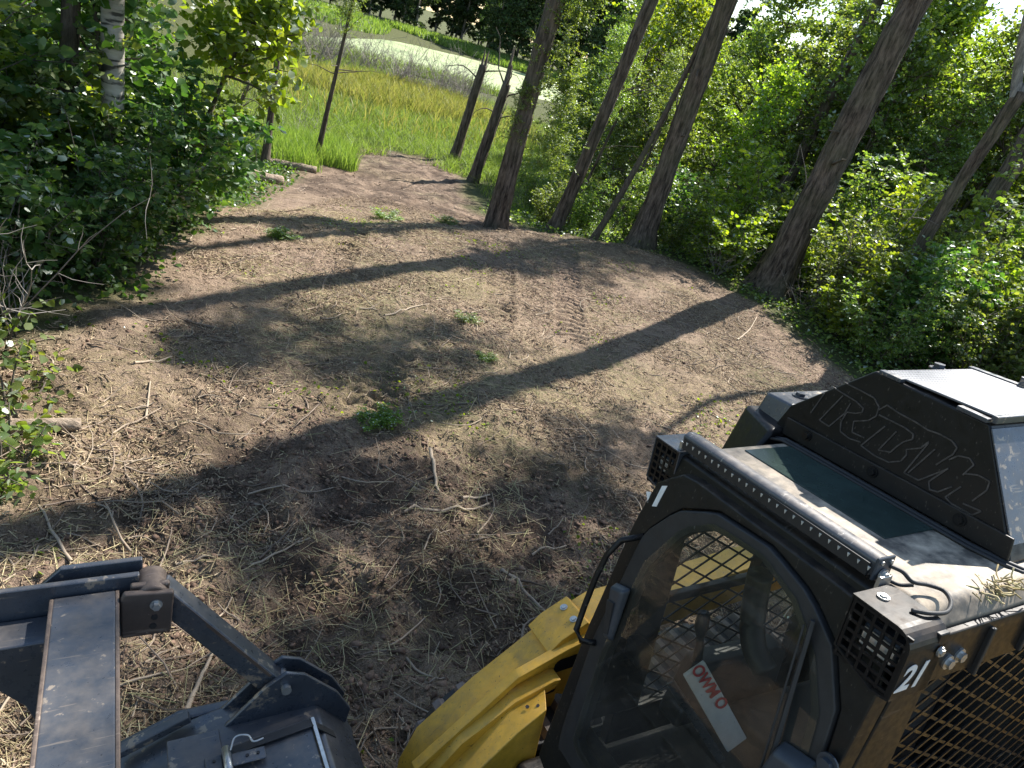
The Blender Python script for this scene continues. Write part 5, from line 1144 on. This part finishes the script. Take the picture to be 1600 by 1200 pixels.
log('fallen_log', (-7.6, 17.6, 0.0), (-6.9, 18.35, 0.10), 0.10, 0.08, M['paleWood'], 'pale fallen log beside the left sapling', 'log', 2)
log('fallen_log', (-7.2, 17.1, 0), (-6.2, 17.6, 0), 0.10, 0.10, M['log'], 'brown mossy log lying on the path edge below the pale log', 'log', 3)
log('fallen_log', (-6.4, 14.3, 0), (-5.9, 14.8, 0), 0.12, 0.10, M['log'], 'dark rotten log half hidden by the left shrubs', 'log', 4)
def stick(pts, r, label, seed, m='twig', lift=0.012, name='stick', fork=None):
    P = np.array(smoothpath(pts, 5), float)
    z = hfull(P[:, 0], P[:, 1]); P[:, 2] = P[:, 2] + np.maximum(z, z.mean() - 0.02) + lift
    T = Tubes(7); T.add(P, np.linspace(r, r * 0.55, len(P)))
    if fork is not None:
        i = int(len(P) * fork[0]); d = P[min(i + 1, len(P) - 1)] - P[i - 1]; d /= np.linalg.norm(d); s = np.array([-d[1], d[0], 0.15]) * fork[1]
        T.add(np.stack([P[i], P[i] + (d * 0.6 + s) * fork[2] * 0.5, P[i] + (d * 0.7 + s) * fork[2]]), [r * 0.6, r * 0.45, r * 0.25])
    o = link(name, T.mesh(name, M[m])); return tag(o, label, 'stick')
def z3(pts, hs=None): return [(x, y, (hs[i] if hs else 0.0)) for i, (x, y) in enumerate(pts)]
STICKS = [
 ([(-.5,5.17),(-.39,4.82),(-.3,4.55)], .017, 'dark stick standing out at the middle of the clearing, pointing toward the camera', (.6,-.8,.3)),
 ([(-.47,4.22),(-.22,4.4),(0,4.58),(.1,4.71)], .014, 'long curved branch lying across the middle foreground', (.5,.5,.35)),
 ([(-.11,4.6),(.09,4.84)], .013, 'short pale stick just above the long curved branch', None),
 ([(.30,3.86),(.5,3.72),(.72,3.6)], .018, 'split pale branch lying just above the yellow lift arm', (.3,.7,.2)),
 ([(-1.66,7.71),(-1.47,8.16),(-1.3,8.49)], .012, 'thin branch lying across the soil above the left track print', (.4,-.7,.3)),
 ([(-1.97,7.71),(-1.76,7.78)], .014, 'short forked stick left of the track prints', (.5,.9,.15)),
 ([(-1.03,2.25),(-1.09,2.52),(-1.12,2.72)], .014, 'pale stem seen through the mulcher frame', None),
 ([(-1.19,2.8),(-1.2,3.06)], .007, 'thin straw-coloured stalk right of the push bar brace', None),
 ([(-1.4,2.28),(-1.22,2.42)], .009, 'thin pale stalk under the push bar brace', None),
 ([(.50,4.18),(.75,4.44)], .010, 'pale stick lying in the shade left of the cab door', (.5,.6,.15)),
 ([(-3.08,5.1),(-2.98,5.5)], .012, 'bent pale twig below the left shrubs', (.4,.5,.2)),
 ([(3.16,10.82),(3.5,11.6),(3.78,12.43)], .014, 'bare twig lying at the right edge of the clearing', (.4,.8,.6)),
 ([(-1.55,4.0),(-1.04,4.31)], .007, 'thin dark twig beside the long trunk shadow on the left', None),
 ([(-.25,3.08),(-.09,3.37)], .008, 'light twig slanting between mulcher and lift arm', None),
 ([(-.12,3.02),(.05,2.88)], .009, 'short pale twig left of the yellow lift arm', None),
 ([(-2.62,4.52),(-2.86,4.97)], .010, 'upright-looking stalk on the bright soil at the left', None),
 ([(-2.1,2.95),(-2.55,3.28)], .011, 'brown stick lying above the mulcher on the left', (.5,-.6,.2)),
 ([(-1.22,3.33),(-1.0,3.7)], .009, 'green-grey stalk in the shaded foreground', None),
 ([(-1.6,3.16),(-1.4,3.31)], .010, 'short pale root above the push bar', None),
]
for k, (p, r, lb, fk) in enumerate(STICKS): stick(z3(p), r, lb, k, fork=fk)
# heap of torn soil in the foreground gets its fibres
T = Tubes(4)
for q in range(260):
    x, y = -.22 + rng.normal(0, .22), 3.95 + rng.normal(0, .13); z = float(hfull(x, y))
    T.add(curve((x, y, z), rng.normal(0, 1, 3) * (1, 1, .4) + (0, 0, .3), rng.uniform(.04, .16), 5, rng, .3, -.1), .002)
tag(link('root_fibres', T.mesh('root_fibres', M['clod'])), 'torn root fibres on the dark soil heap in the foreground', 'roots', kind='stuff')
